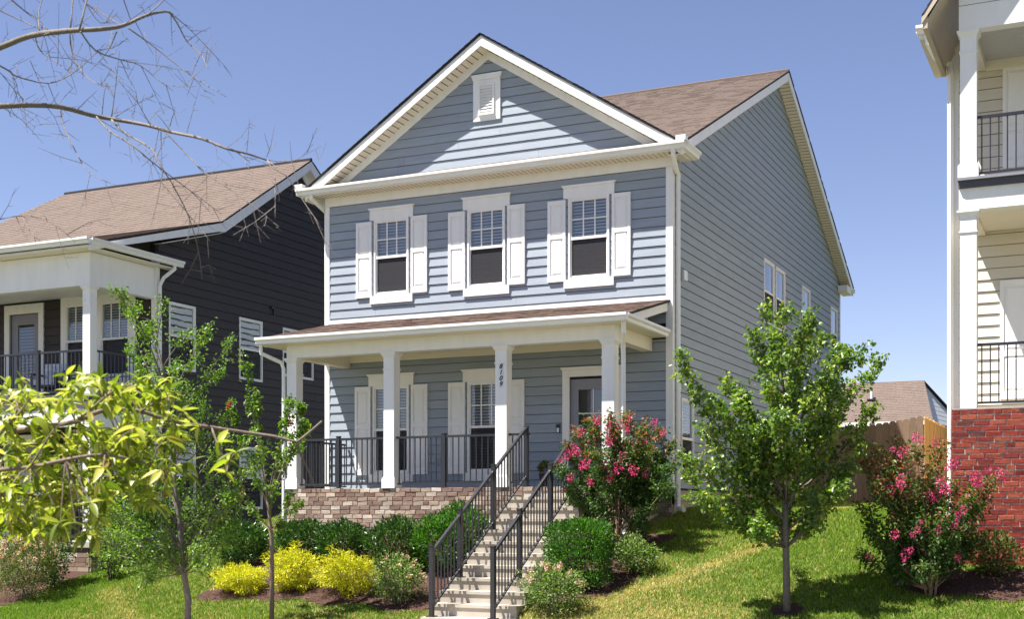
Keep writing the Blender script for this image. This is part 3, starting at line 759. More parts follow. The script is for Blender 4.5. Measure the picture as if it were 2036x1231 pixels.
for X, lab in ((-1.95, 'black metal stair railing on the left edge of the concrete steps'), (-.93, 'black metal stair railing on the right side of the concrete steps')):
    r_ = reg(empty('stair_railing', (X, -5.5, -2.0), lab, 'railing', 'railings of the front steps'))
    ps = [(-5.49, -2.0, -.93), (-4.57, -1.456, -.38), (-3.39, -.728, .35), (-2.08, 0, 1.05)]
    for y, z0, z1 in ps: post(r_, X, y, z0, z1)
    for i in range(3):
        (ya, _, za), (yb, _, zb) = ps[i], ps[i+1]
        ya += .034; yb -= .034
        hi = lambda x, y: nose(y)+.90; lo = lambda x, y: nose(y)+.06
        bar(r_, (X, ya, hi(0, ya)), (X, yb, hi(0, yb)), 'top_rail'); bar(r_, (X, ya, lo(0, ya)), (X, yb, lo(0, yb)), 'bottom_rail', .015, .015)
        baluster_run(r_, (X, ya), (X, yb), lo, hi, round((yb-ya)/.112))
def porch_rail(pa, pb, z, lab, group='porch railings', posts=(), h=.93, name='porch_railing'):
    r_ = reg(empty(name, (pa[0], pa[1], z), lab, 'railing', group))
    pts = [pa, *posts, pb]
    for p in posts: post(r_, p[0], p[1], z, z+h+.06)
    for a, b in zip(pts[:-1], pts[1:]):
        bar(r_, (*a, z+h), (*b, z+h), 'top_rail'); bar(r_, (*a, z+.08), (*b, z+.08), 'bottom_rail', .015, .015)
        n = max(1, round(math.dist(a, b)/.112))
        baluster_run(r_, a, b, lambda x, y: z+.08, lambda x, y: z+h, n)
ry = -1.87
porch_rail((-6.81, ry), (-4.90, ry), 0, 'black porch railing between the two leftmost columns of the blue house', posts=[(-5.93, ry)])
porch_rail((-4.67, ry), (-2.62, ry), 0, 'black porch railing between second column and the column numbered 8109', posts=[(-3.68, ry)])
porch_rail((-2.38, ry), (-1.99, ry), 0, 'short black porch railing from numbered column to the stair post')
porch_rail((-.89, ry), (-.61, ry), 0, 'short black porch railing from right stair post to rightmost column')
porch_rail((-6.93, -1.73), (-6.93, -.05), 0, 'black railing along the left side of the blue house porch')

# ================================================================== LEFT HOUSE
lh = reg(empty('house', (-12, 0, -1.1), 'dark charcoal lap-sided house with white two-level porch, left of the blue house', 'house'))
LX = -12.0; LS = Fr((LX, 0, 0), (0, 1, 0), (1, 0, 0)); LF = Fr((0, .1, 0), (1, 0, 0), (0, -1, 0)); LB = 11.4; LXL = -20.6
lrY, lrZ, lk = 5.75, 8.76, .64
lw = [(.51, 1.43), (3.07, 4.0), (4.87, 6.24)]
lhol = [(a+.02, b-.02, 2.82, 4.30) for a, b in lw[:2]]+[(4.89, 6.22, 3.07, 4.28)]+[(a+.02, b-.02, -.35, 1.15) for a, b in lw[:2]]
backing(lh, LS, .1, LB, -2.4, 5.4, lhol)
topz = lambda y: min(lrZ-lk*abs(y-lrY), 5.45+.30*(y-.1)+.4 if y < 2.07 else 99)
MB(LS).prism([(.1, 5.4), (LB, 5.4), (LB-.3, 5.35), (lrY, lrZ-.28), (2.07, 6.12), (.1, 5.55)], -.16, -.004).build('wall', voidm, lh)
def llim(z):
    b = lrY+(lrZ-.14-z)/lk
    a = lrY-(lrZ-.14-z)/lk if z > 6.28 else .2+(z-5.72)/.30
    return (max(a, .0), b)
siding(lh, LS, .15, LB, -2.0, 8.6, darkm, holes=lhol, lim=llim, minlen=3.4, maxlen=3.8, budget=175, course=.205)
hF = [(-13.56, -12.74, 3.27-.65, 4.33), (-14.61, -13.80, 2.62, 4.33), (-16.36, -15.45, 2.03, 4.22), (-17.9, -17.1, 2.62, 4.33)]
hF2 = [(-16.36, -15.45, -1.04, 1.1), (-14.2, -12.9, -.45, 1.2), (-18.5, -17.2, -.45, 1.2)]
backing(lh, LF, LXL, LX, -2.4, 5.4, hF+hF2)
siding(lh, LF, LXL, LX-.10, 2.02, 4.45, darkm, holes=[(-14.76, -12.56, 0, 4.5), (-16.56, -15.42, 0, 4.5), (-18.1, -16.9, 0, 4.5)], course=.205)
siding(lh, LF, LXL, LX-.10, -1.05, 1.4, darkm, holes=[(-16.56, -15.25, -2, 4.5), (-14.3, -12.8, -.6, 1.3)], course=.205)
MB().box(LXL, LXL+.05, -2.4, 5.4, .1, LB).build('wall', darkm, lh); MB().box(LXL, LX, -2.4, 5.4, LB-.05, LB).build('wall', darkm, lh)
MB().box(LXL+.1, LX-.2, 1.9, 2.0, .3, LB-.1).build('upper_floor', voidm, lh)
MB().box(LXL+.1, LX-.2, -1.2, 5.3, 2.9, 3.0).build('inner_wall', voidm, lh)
MB(LS).box(-.0+.1, .2, -1.4, 5.3, .002, .028).build('corner_board', white, lh)
MB(LF).box(LX-.10, LX+.028, -1.4, 5.2, .002, .03).build('corner_board', white, lh)
# window surrounds
MB(LF).box(-14.76, -12.56, 4.34, 4.55, .002, .04).box(-14.76, -14.62, 2.3, 4.34, .002, .04).box(-13.79, -13.57, 2.3, 4.34, .002, .04).box(-12.73, -12.56, 2.3, 4.34, .002, .04).box(-14.62, -12.73, 2.3, 2.6, .002, .038).build('window_surround', white, lh)
for h in hF[:2]+hF[3:]: window(lh, LF, h[0]-.02, h[1]+.02, h[2], h[3]+.01, grid=(3, 1))
for h in hF2[1:]: window(lh, LF, h[0]-.02, h[1]+.02, h[2], h[3]+.01, grid=(3, 1), head=True)
for a, b in lw[:2]:
    window(lh, LS, a, b, 2.80, 4.31, grid=None, depth=.035, glass=glassr); window(lh, LS, a, b, -.37, 1.16, grid=None, depth=.035, glass=glassr)
window(lh, LS, 4.87, 6.24, 3.05, 4.29, grid=(4, 1), depth=.035)
MB(LS).box(4.45, 4.49, 4.55, 4.75, .02, .06).box(4.33, 4.45, 4.70, 4.74, .02, .08).build('vent_pipe', blackm, lh)
for z0 in (2.02, -1.05):
    MB(LF).box(-16.52, -16.37, z0, z0+2.2, .002, .05).box(-15.44, -15.29, z0, z0+2.2, .002, .05).box(-16.52, -15.29, z0+2.2, z0+2.42, .002, .05).build('door_frame', white, lh)
    dd = MB(LF).box(-16.36, -16.15, z0, z0+2.19, -.05, -.02).box(-15.64, -15.45, z0, z0+2.19, -.05, -.02).box(-16.15, -15.64, z0+1.95, z0+2.19, -.05, -.02).box(-16.15, -15.64, z0, z0+.25, -.05, -.02).build('door', doorm, lh)
    MB(LF).sheet(-16.15, -15.64, z0+.25, z0+1.95, -.038).build('door_glass', glassm, dd)
    bl = MB(LF); zz = z0+.3
    while zz < z0+1.9: bl.box(-16.12, -15.67, zz, zz+.012, -.09, -.06); zz += .075
    bl.build('blind', blindm, dd)
# porch of the left house
py = -1.9
MB().box(LXL, LX-.02, 4.30, 4.99, py, py+.2).build('porch_beam', white, lh)
MB().box(LX-.2, LX-.02, 4.30, 4.99, py+.201, .068).build('porch_beam', white, lh)
MB().box(LXL, LX-.201, 4.5, 4.53, py+.201, .098).build('porch_ceiling', white, lh)
MB().box(LXL, LX+.26, 5.0, 5.02, py-.33, .5).build('soffit', vinyl, lh)
MB().box(LXL, LX+.26, 5.021, 5.17, py-.345, py-.331).build('fascia', white, lh)
gutter(lh, (LXL, py-.346, 5.06), (LX+.34, py-.346, 5.06), (0, -1, 0)); gutter(lh, (LX+.26, py-.34, 5.06), (LX+.26, .64, 5.06), (1, 0, 0))
for x in (LX-.13, LX-4.6, LX-8.4):
    column(lh, x, py+.115, 2.03, 4.30, .2)
    column(lh, x, py+.115, -1.06, 1.36, .2)
MB().box(LXL, LX-.0, 1.93, 2.03, py-.04, .098).build('balcony_floor', deckm, lh)
MB().box(LXL, LX-.02, 1.36, 1.72, py, py+.2).box(LX-.2, LX-.02, 1.36, 1.72, py+.201, .068).build('porch_beam', white, lh)
MB().box(LXL, LX-.01, 1.721, 1.929, py-.02, .097).build('porch_fascia', deckm, lh)
MB().box(LXL, LX, -1.18, -1.06, py-.04, .098).build('porch_floor', conc, lh)
MB().box(LXL+.05, LX-.03, -2.7, -1.181, py+.03, .098).build('porch_base', mortar, lh)
brick_wall(lh, Fr((0, py+.03, 0), (1, 0, 0), (0, -1, 0)), LXL, LX-.02, -2.3, -1.19, brickm, .10, .30, 0, seed=8, D=.03)
brick_wall(lh, Fr((LX-.03, 0, 0), (0, 1, 0), (1, 0, 0)), py, .1, -2.3, -1.19, brickm, .10, .30, 0, seed=9, D=.03)
MB().box(LX-.1, LX+.0, -2.6, -1.42, .1, LB).build('foundation', conc, lh)
downspout(lh, [(LX+.28, .40, 5.08), (LX+.28, .38, 4.98), (LX+.12, .22, 4.78), (LX+.075, .15, 4.6), (LX+.075, .15, -1.6)])
porch_rail((LX-.24, py+.1), (LX-4.48, py+.1), 2.03, 'black balcony railing on the upper porch of the charcoal house', 'railings of the charcoal house', posts=[(-13.55, py+.1)])
porch_rail((LX-.13, py+.22), (LX-.13, .05), 2.03, 'black balcony railing on the right side of the charcoal house upper porch', 'railings of the charcoal house')
porch_rail((LX-.24, py+.1), (LX-4.48, py+.1), -1.06, 'black railing on the ground-level porch of the charcoal house', 'railings of the charcoal house', posts=[(-13.55, py+.1)])
porch_rail((LX-.13, py+.22), (LX-.13, .05), -1.06, 'black railing on right side of the charcoal house ground-level porch', 'railings of the charcoal house')
# roof: steep upper slope, flatter porch slope, hip on the far left
ro = .30; yb_, zb_ = 2.07, lrZ-lk*(lrY-2.07)
ze_ = zb_-.305*(yb_+2.28)
roof(lh, [(LXL-1.0, yb_, zb_), (LX+ro, yb_, zb_), (LX+ro, lrY, lrZ), (LXL+.4, lrY, lrZ)], roofm, expo=.16)
roof(lh, [(LXL-2.6, -2.28, ze_), (LX+ro, -2.28, ze_), (LX+ro, yb_, zb_), (LXL-1.0, yb_, zb_)], roofm, expo=.16)
roof(lh, [(LX+ro, LB+.35, lrZ-lk*(LB+.35-lrY)), (LXL-1.5, LB+.35, lrZ-lk*(LB+.35-lrY)), (LXL+.4, lrY, lrZ), (LX+ro, lrY, lrZ)], roofm, expo=.16)
MB().tube([(LXL+.4, lrY, lrZ+.01), (LX+ro, lrY, lrZ+.01)], .05, 6).build('ridge_cap', edge, lh)
LR = Fr((LX+ro-.02, 0, 0), (0, 1, 0), (1, 0, 0))
MB(LR).prism([(lrY, lrZ-.04), (yb_, zb_-.04), (-2.25, ze_-.04), (-2.25, ze_-.15), (1.95, zb_-.27), (yb_+.1, zb_-.24), (lrY, lrZ-.25)], 0, .02).build('fascia', white, lh)
hb = LB+.3
MB(LR).prism([(lrY, lrZ-.04), (hb, lrZ-lk*(hb-lrY)-.04), (hb, lrZ-lk*(hb-lrY)-.30), (lrY, lrZ-.30)], 0, .02).build('fascia', white, lh)
MB(Fr((LX, 0, 0), (0, 1, 0), (1, 0, 0))).prism([(lrY, lrZ-.27), (hb, lrZ-lk*(hb-lrY)-.27), (hb, lrZ-lk*(hb-lrY)-.285), (lrY, lrZ-.285)], 0.03, ro-.021).build('soffit', vinyl, lh)
MB(Fr((LX, 0, 0), (0, 1, 0), (1, 0, 0))).prism([(lrY, lrZ-.285), (hb, lrZ-lk*(hb-lrY)-.285), (hb, lrZ-lk*(hb-lrY)-.46), (lrY, lrZ-.46)], 0.002, .045).build('rake_board', white, lh)
MB(Fr((LX, 0, 0), (0, 1, 0), (1, 0, 0))).prism([(lrY, lrZ-.27), (yb_, zb_-.27), (0, zb_-.27-.305*yb_), (0, zb_-.285-.305*yb_), (yb_, zb_-.285), (lrY, lrZ-.285)], 0.03, ro-.021).build('soffit', vinyl, lh)

# furniture on the left balcony
def chair(x, y, z, rot, m, lab):
    c_ = reg(empty('patio_chair', (x, y, z), lab, 'chair', 'chairs on the charcoal house balcony'))
    Mx = Matrix.Rotation(rot, 4, 'Z')
    def pc(name, dims, mm):
        b = MB(); b.box(*dims); b.v = [tuple(Mx @ Vector(v)+Vector((x, y, z))) for v in b.v]; return b.build(name, mm, c_)
    pc('seat_cushion', (-.26, .26, .34, .46, -.27, .27), m); pc('back_cushion', (-.26, .26, .47, .85, .17, .28), m)
    for sx in (-.29, .29):
        pc('arm', (sx-.025, sx+.025, .56, .60, -.28, .28), blackm)
        for sy in (-.27, .27): pc('leg', (sx-.02, sx+.02, 0, .559, sy-.02, sy+.02), blackm)
    pc('frame', (-.28, .28, .29, .335, -.28, .28), blackm)
chair(-14.15, -.85, 2.03, .2, cushm, 'balcony chair with pale patterned cushions on the charcoal house upper porch')
chair(-13.40, -.95, 2.03, -.6, potm, 'black balcony chair beside the pale cushioned one on charcoal house upper porch')

# ================================================================== RIGHT HOUSE
rh = reg(empty('house', (5, 0, -1.1), 'beige lap-sided house with white columned balcony over red brick, at the right edge', 'house'))
RX = 4.95; RYW = -1.0; RXR = 13.0
RF = Fr((0, RYW, 0), (1, 0, 0), (0, -1, 0)); RL = Fr((RX, 0, 0), (0, 1, 0), (-1, 0, 0))
rhol = [(6.25, 7.2, 4.9, 6.4), (6.25, 7.2, 1.5, 3.05)]
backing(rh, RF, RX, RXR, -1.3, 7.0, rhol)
siding(rh, RF, RX+.1, 8.5, 4.40, 6.85, beigem, holes=[(6.2, 7.25, 4.85, 6.45)]); siding(rh, RF, RX+.1, 8.5, -.9, 3.96, beigem, holes=[(6.2, 7.25, 1.45, 3.1)])
siding(rh, RF, RX+.1, 5.35, 3.965, 4.38, beigem)
MB().box(RX, RX+.1, -1.3, 7.0, RYW, 10).build('wall', beigem, rh)
MB(RF).box(8.5, RXR, -.9, 6.9, 0, .02).build('wall', beigem, rh)
MB().box(RX, RXR, -1.3, 7.0, 9.9, 10).build('wall', beigem, rh)
MB(RF).box(RX-.0, RX+.1, -1.0, 6.95, .002, .035).build('corner_board', white, rh)
for z0, z1, hz in ((4.90, 6.50, 0), (1.32, 3.16, 0)):
    window(rh, RF, 6.23, 7.22, max(z0, 1.5), min(z1, 6.42) if z0 > 4 else 3.07, head=True, sill=True)
    shutter(rh, RF, 5.70 if z0 > 4 else 5.66, 6.12, z0, z1, .38)
bY = -2.95
MB().box(5.17, RXR, -1.6, 1.03, bY+.015, RYW).build('porch_base', mortar2, rh)
MB().box(5.155, RXR, 1.031, 1.05, bY+.0, RYW-.001).build('porch_floor', conc, rh)
brick_wall(rh, Fr((0, bY+.015, 0), (1, 0, 0), (0, -1, 0)), 5.16, 10, -1.45, 1.035, redbrick, .0795, .225, 290, seed=12, D=.012, tcap=7.2, header_top=True, joint=.015)
brick_wall(rh, Fr((5.17, 0, 0), (0, 1, 0), (-1, 0, 0)), bY+.015, RYW, -1.45, 1.035, redbrick, .0795, .225, 0, seed=13, D=.012)
ccy = -2.80
for x in (5.375, 7.9, 10.5):
    column(rh, x, ccy, 4.34, 6.47, .225, .21)
    column(rh, x, ccy, 1.05, 3.89, .225, .0)
# balcony deck
MB().box(5.25, RXR, 4.20, 4.30, -2.98, RYW-.001).build('balcony_floor', deckm, rh)
MB().box(5.235, RXR, 4.301, 4.34, -3.02, RYW-.001).build('balcony_floor', mat('grey_deck_board', (.22, .22, .25), .6), rh)
MB().box(5.25, RXR, 3.89, 4.199, -2.93, -2.69).build('porch_beam', white, rh)
MB().box(5.25, 5.45, 3.89, 4.199, -2.689, RYW-.03).build('porch_beam', vinyl, rh)
MB().box(5.451, RXR, 3.95, 3.97, -2.689, RYW-.03).build('porch_ceiling', vinyl, rh)
MB().box(5.25, RXR, 6.47, 8.5, -2.93, -2.73).build('porch_beam', white, rh)
for zz in (6.82, 7.2, 7.6): MB().box(5.251, RXR, zz, zz+.006, -2.934, -2.9301).build('panel_joint', deckm, rh)
MB().box(5.25, 5.45, 6.47, 6.75, -2.729, RYW-.03).build('porch_beam', vinyl, rh)
MB().box(5.451, RXR, 6.60, 6.62, -2.729, RYW-.03).build('porch_ceiling', mat('grey_ceiling', (.5, .49, .46), .6), rh)
MB().box(5.451, RXR, 6.45, 6.599, -1.08, -1.03).build('frieze_board', vinyl, rh)
# porch gable rake (left slope) and main eave
ps_ = 1.55; tanm = mat('shaded_tan_trim', (.46, .39, .30), .6, .05, 5)  # the shade on this rake trim is put into the tan colour
gx = lambda x: 6.58+ps_*(x-4.86)
RP = Fr((0, 0, 0), (1, 0, 0), (0, 1, 0))
MB().prism([(4.86, gx(4.86)), (6.4, gx(6.4)), (6.4, gx(6.4)+.02), (4.86, gx(4.86)+.02)], -3.25, -1.02).build('soffit', tanm, rh)
MB().prism([(4.78, gx(4.86)-.05), (6.4, gx(6.4)-.13), (6.4, gx(6.4)+.16), (4.78, gx(4.78)+.16)], -3.27, -3.251).build('fascia', tanm, rh)
roof(rh, [(4.80, -1.0, gx(4.80)+.185), (4.80, -3.275, gx(4.80)+.185), (7.6, -3.275, gx(7.6)+.185), (7.6, -1.0, gx(7.6)+.185)], roofm, thick=.012)
MB().box(4.795, 4.86, gx(4.80)-.02, gx(4.80)+.165, -3.25, -1.02).build('fascia', tanm, rh)
MB().box(4.50, 5.2, 6.98, 7.0, RYW-.36, 0.6).build('soffit', vinyl, rh)
MB().box(4.50, 4.86, 7.001, 7.10, RYW-.375, RYW-.361).build('fascia', white, rh)
MB().box(4.86, 5.25, 6.80, 6.979, RYW-.2, RYW-.036).build('frieze_board', vinyl, rh)
gutter(rh, (4.46, RYW-.376, 7.04), (4.86, RYW-.376, 7.04), (0, -1, 0))
roof(rh, [(4.50, RYW-.4, 7.16), (RXR, RYW-.4, 7.16), (RXR, 5, 11.0), (4.9, 5, 11.0)], roofm)
downspout(rh, [(4.62, RYW-.40, 7.04), (4.64, RYW-.38, 6.9), (4.72, RYW-.2, 6.72), (4.92, RYW-.08, 6.62), (4.93, RYW-.075, 6.4), (4.93, RYW-.075, -.95)], .055)
MB().box(4.99, 5.10, .45, .80, RYW-.10, RYW-.04).build('meter_box', doorm, rh)
porch_rail((5.495, -2.83), (7.78, -2.83), 4.34, 'black balcony railing on the upper level of the beige house', 'railings of the beige house', h=.88)
porch_rail((5.495, -2.83), (7.78, -2.83), 1.05, 'black porch railing above the red brick wall of the beige house', 'railings of the beige house', h=.91)

# ================================================================== FENCE AND BACK HOUSE
def fence(name, a, b, tops, m, lab, grp, w=.14, back=None):
    f_ = reg(empty(name, (a[0], a[1], gz(*a)), lab, 'fence', grp))
    a, b = Vector((*a, 0)), Vector((*b, 0)); L = (b-a).length; u = (b-a).normalized(); n_ = Vector((-u.y, u.x, 0)); n = int(L/(w+.003))+1
    for i in range(n):
        s0 = i*(w+.003); s = (s0+w/2)/L; z1 = tops[0]+(tops[1]-tops[0])*(int(s*n/1.0)/n)+random.uniform(-.008, .008); p = a+u*s0; z0 = gz(p.x, p.y)-.05
        dn = random.uniform(-.004, .004); c = .035
        prof = [(0, z0), (w, z0), (w, z1-c), (w-c, z1), (c, z1), (0, z1-c)]
        vs = [p+u*t+n_*(dn)+Vector((0, 0, z)) for t, z in prof]+[p+u*t+n_*(dn+.018)+Vector((0, 0, z)) for t, z in prof]
        MB().add(vs, [(5, 4, 3, 2, 1, 0), (6, 7, 8, 9, 10, 11)]+[(j, (j+1) % 6, (j+1) % 6+6, j+6) for j in range(6)]).build('picket', m, f_)
    for h in (.35, 1.2):
        MB().sweep([(.03, -.04), (.065, -.04), (.065, .04), (.03, .04)], a+Vector((0, 0, -.2+h)), b+Vector((0, 0, -.2+h)), n_, (0, 0, 1)).build('fence_rail', m, f_)
fence('picket_fence', (-2.0+1.95, 6.6), (3.50, 6.6), (1.12, 1.66), fencem, 'weathered brown wooden picket fence beside the blue house', 'wooden fences')
fence('picket_fence', (3.56, 6.60), (3.56, 13.0), (1.63, 1.63), fenceg, 'wooden fence with a sunlit golden colour running back from weathered one', 'wooden fences')
bh_ = reg(empty('house', (0, 30, 0), 'low house roof with white vent pipe showing beyond the fence', 'house'))
by = 29; rzz = 4.62
roof(bh_, [(-12, by-3.0, 2.85), (1.35, by-3.0, 2.85), (.65, by, rzz), (-12, by, rzz)], roofm, tabs=True)
roof(bh_, [(2.0, by+3.4, 2.85), (-12, by+3.4, 2.85), (-12, by, rzz), (.65, by, rzz)], roofm, tabs=False)
palev = mat('pale_grey_siding', (.48, .49, .50), .6, .03, 3)
MB().add([(.55, by, rzz-.05), (1.20, by-2.9, 2.8), (1.85, by+3.2, 2.8)], [(0, 1, 2)]).build('gable_wall', palev, bh_)
for i in range(9):
    z0 = 2.85+i*.19; f0 = (rzz-.05-z0)/(rzz-2.85); f1 = (rzz-.05-z0-.19)/(rzz-2.85)
    A, B_, T = Vector((1.205, by-2.9, 0)), Vector((1.855, by+3.2, 0)), Vector((.555, by, 0))
    q = [T+(A-T)*f0, T+(B_-T)*f0, T+(B_-T)*max(f1, 0), T+(A-T)*max(f1, 0)]
    for k_, z_ in zip(range(4), (z0, z0, z0+.1885, z0+.1885)): q[k_].z = z_
    q[0].x += .005; q[1].x += .005
    MB().add(q, [(0, 1, 2, 3)]).build('plank', palev, bh_)
MB().box(-11.9, 1.2, -.2, 2.8, by-2.7, by+3.0).build('wall', palev, bh_)
MB().box(-12, 1.4, 2.72, 2.86, by-3.15, by-3.0).build('gutter', gutm, bh_)
pvx = -1.1
MB().tube([(pvx, by-1.3, 3.8), (pvx, by-1.3, 4.15)], .06, 8).build('vent_pipe', plastm, bh_)
MB().box(pvx-.15, pvx+.15, 3.80, 3.86, by-1.5, by-1.2).build('pipe_flashing', edge, bh_)

# ================================================================== PLANTS
def unit(v): return v/np.maximum(np.linalg.norm(v, axis=-1, keepdims=True), 1e-9)
def leaves(P, D, L, Wd, roll=None, droop=0.0, rnd=None):
    """rhombic folded leaves at P pointing D"""
    n = len(P); D = unit(D); up = unit(rng.normal(size=(n, 3))+np.array([0, 0, 1.1]))
    S = unit(np.cross(D, up)); Nn = np.cross(S, D)
    L = np.asarray(L)*np.ones(n); Wd = np.asarray(Wd)*np.ones(n)
    b = P; t = P+D*L[:, None]-Nn*0; mid = P+D*(L*.45)[:, None]
    l = mid+S*(Wd/2)[:, None]+Nn*(Wd*.22)[:, None]; r = mid-S*(Wd/2)[:, None]+Nn*(Wd*.22)[:, None]
    t = t-np.array([0, 0, 1])*(L*droop)[:, None]
    V = np.stack([b, l, t, r], 1).reshape(-1, 3); i = np.arange(n)*4
    F = np.concatenate([np.stack([i, i+1, i+2], 1), np.stack([i, i+2, i+3], 1)])
    rr = rng.random(n) if rnd is None else rnd
    return V, F, np.repeat(np.clip(rr, 0.001, .999), 4)
def leaf_obj(name, V, F, rn, m, parent, kind='stuff'):
    me = fast_mesh(name, V, F, rn, [m]); o = link(name, me, None, parent); o['kind'] = kind; return o
def curve_pts(a, b, sag=0.0, n=7, wob=.03, rr=random):
    a, b = Vector(a), Vector(b); L = (b-a).length; out = []
    o1 = Vector((rr.uniform(-1, 1), rr.uniform(-1, 1), rr.uniform(-1, 1)))*wob*L
    for i in range(n):
        s = i/(n-1); p = a.lerp(b, s)+o1*math.sin(math.pi*s); p.z += sag*L*math.sin(math.pi*s)*1.0
        out.append(p)
    return out
def bushy_tree(name, base, trunk_pts, trunk_r, tips, lab, cat, m_leaf, m_bark, leaf=(.05, .035), per=60, spread=.16, group=None, start=.25, twigs=5, twig_len=.35,
               droop=.15, attach=None, sag=-.06, crown_name='foliage', br_r=.018, updir=.5, seed=0, blossoms=None, extra=None, bright_tip=.3):
    rr = random.Random(seed)
    t = reg(empty(name, base, lab, cat, group)); rn = {}
    MB().tube(trunk_pts, trunk_r, 8).build('trunk', m_bark, t, smooth=True)
    tp = [Vector(p) for p in trunk_pts]; P = []; D = []; Rn = []; tw = MB(); ends = []
    zb, zt = tp[0].z, tp[-1].z
    for k, tip in enumerate(tips):
        tip = Vector(tip)
        if attach is not None: lo, hi = attach
        else: lo, hi = .3, .95
        hz = zb+(zt-zb)*lo; ht = zb+(zt-zb)*hi
        d_h = math.hypot(tip.x-base[0], tip.y-base[1])
        za = min(max(tip.z-d_h*.9-.25, hz), ht)
        # point on trunk at height za
        a = tp[-1]
        for i in range(len(tp)-1):
            if tp[i].z <= za <= tp[i+1].z: a = tp[i].lerp(tp[i+1], (za-tp[i].z)/max(1e-6, tp[i+1].z-tp[i].z)); break
        pts = curve_pts(a, tip, sag, 8, .05, rr); L = (tip-a).length
        MB().tube(pts, [br_r*(1-.8*i/7)*(.6+.25*L) for i in range(8)], 5).build('branch', m_bark, t, smooth=True)
        ends.append(tip)
        segs = []
        for i in range(twigs*2):
            s = rr.uniform(start, .98); q = pts[min(int(s*7), 6)].lerp(pts[min(int(s*7)+1, 7)], s*7-int(s*7))
            dr = (pts[-1]-pts[0]).normalized()*.5+Vector((rr.gauss(0, 1), rr.gauss(0, 1), rr.gauss(0, .8)+updir)).normalized()
            ql = twig_len*rr.uniform(.5, 1.1)*(1.15-s*.6)
            e = q+dr.normalized()*ql; segs.append((q, e)); tw.tube([q, q.lerp(e, .5)+Vector((0, 0, .01)), e], [.005, .004, .002], 3, cap=False)
        segs.append((pts[3], pts[5])); segs.append((pts[5], pts[7])); segs.append((pts[6], pts[7]))
        m_ = int(per/len(segs)*max(.6, min(1.6, L)))
        for q, e in segs:
            q = np.array(q); e = np.array(e); s = rng.random(m_)**.8
            p = q+(e-q)*s[:, None]+np.clip(rng.normal(size=(m_, 3)), -1.8, 1.8)*spread*.3
            P.append(p); d = unit(e-q)*.4+unit(rng.normal(size=(m_, 3)))*.9; d[:, 2] -= droop; D.append(d)
            Rn.append(np.clip(rng.random(m_)*.65+bright_tip*rr.random()+.0, 0, .999))
    tw.build('twigs', m_bark, t, kind='stuff')
    P = np.concatenate(P); D = np.concatenate(D); Rn = np.concatenate(Rn)
    if extra is not None: Rn = extra(P, Rn)
    V, F, r2 = leaves(P, D, leaf[0]*rng.uniform(.7, 1.25, len(P)), leaf[1]*rng.uniform(.7, 1.2, len(P)), droop=.15, rnd=Rn)
    leaf_obj(crown_name, V, F, r2, m_leaf, t)
    return t, ends, P

# maple on the right lawn
bx, by2 = 3.2, -4.75; bz = gz(bx, by2)
trk = [(bx, by2, bz-.05), (bx-.005, by2, bz+.4), (bx-.02, by2+.01, bz+1.0), (bx-.03, by2+.02, bz+1.8), (bx-.05, by2, bz+2.6), (bx, by2, bz+3.5)]
DM = 17.45
tp_px = [(1350, 715), (1366, 770), (1440, 765), (1425, 800), (1347, 895), (1395, 850), (1465, 800), (1492, 655), (1520, 612), (1560, 610), (1610, 615), (1640, 660), (1680, 690),
         (1728, 685), (1762, 712), (1745, 800), (1722, 880), (1690, 780), (1356, 930), (1385, 985), (1440, 1020), (1500, 1035), (1560, 1020), (1625, 1020), (1660, 970), (1700, 930),
         (1600, 900), (1470, 910), (1530, 760), (1580, 700), (1630, 780), (1560, 830), (1510, 860), (1420, 890), (1660, 850)]
tips = []
for i, (a, b) in enumerate(tp_px):
    lat = abs(a-1560)/200; tips.append(at(a, b, DM+random.uniform(-1, 1)*(1.15-.75*lat)))
for i in range(16):
    an = i*2.4; rad = random.uniform(.5, 1.15); tips.append(Vector((bx+rad*math.cos(an), by2+rad*math.sin(an), bz+random.uniform(1.5, 3.9-rad*.8))))
bushy_tree('maple_tree', (bx, by2, bz), trk, [.055, .05, .045, .038, .026, .008], tips, 'young maple tree with grey trunk and full green crown on the right lawn', 'tree',
           leafmaple, barkm, leaf=(.068, .056), per=285, spread=.16, attach=(.26, .85), start=.3, twigs=6, twig_len=.36, seed=2, bright_tip=.5, updir=.9)

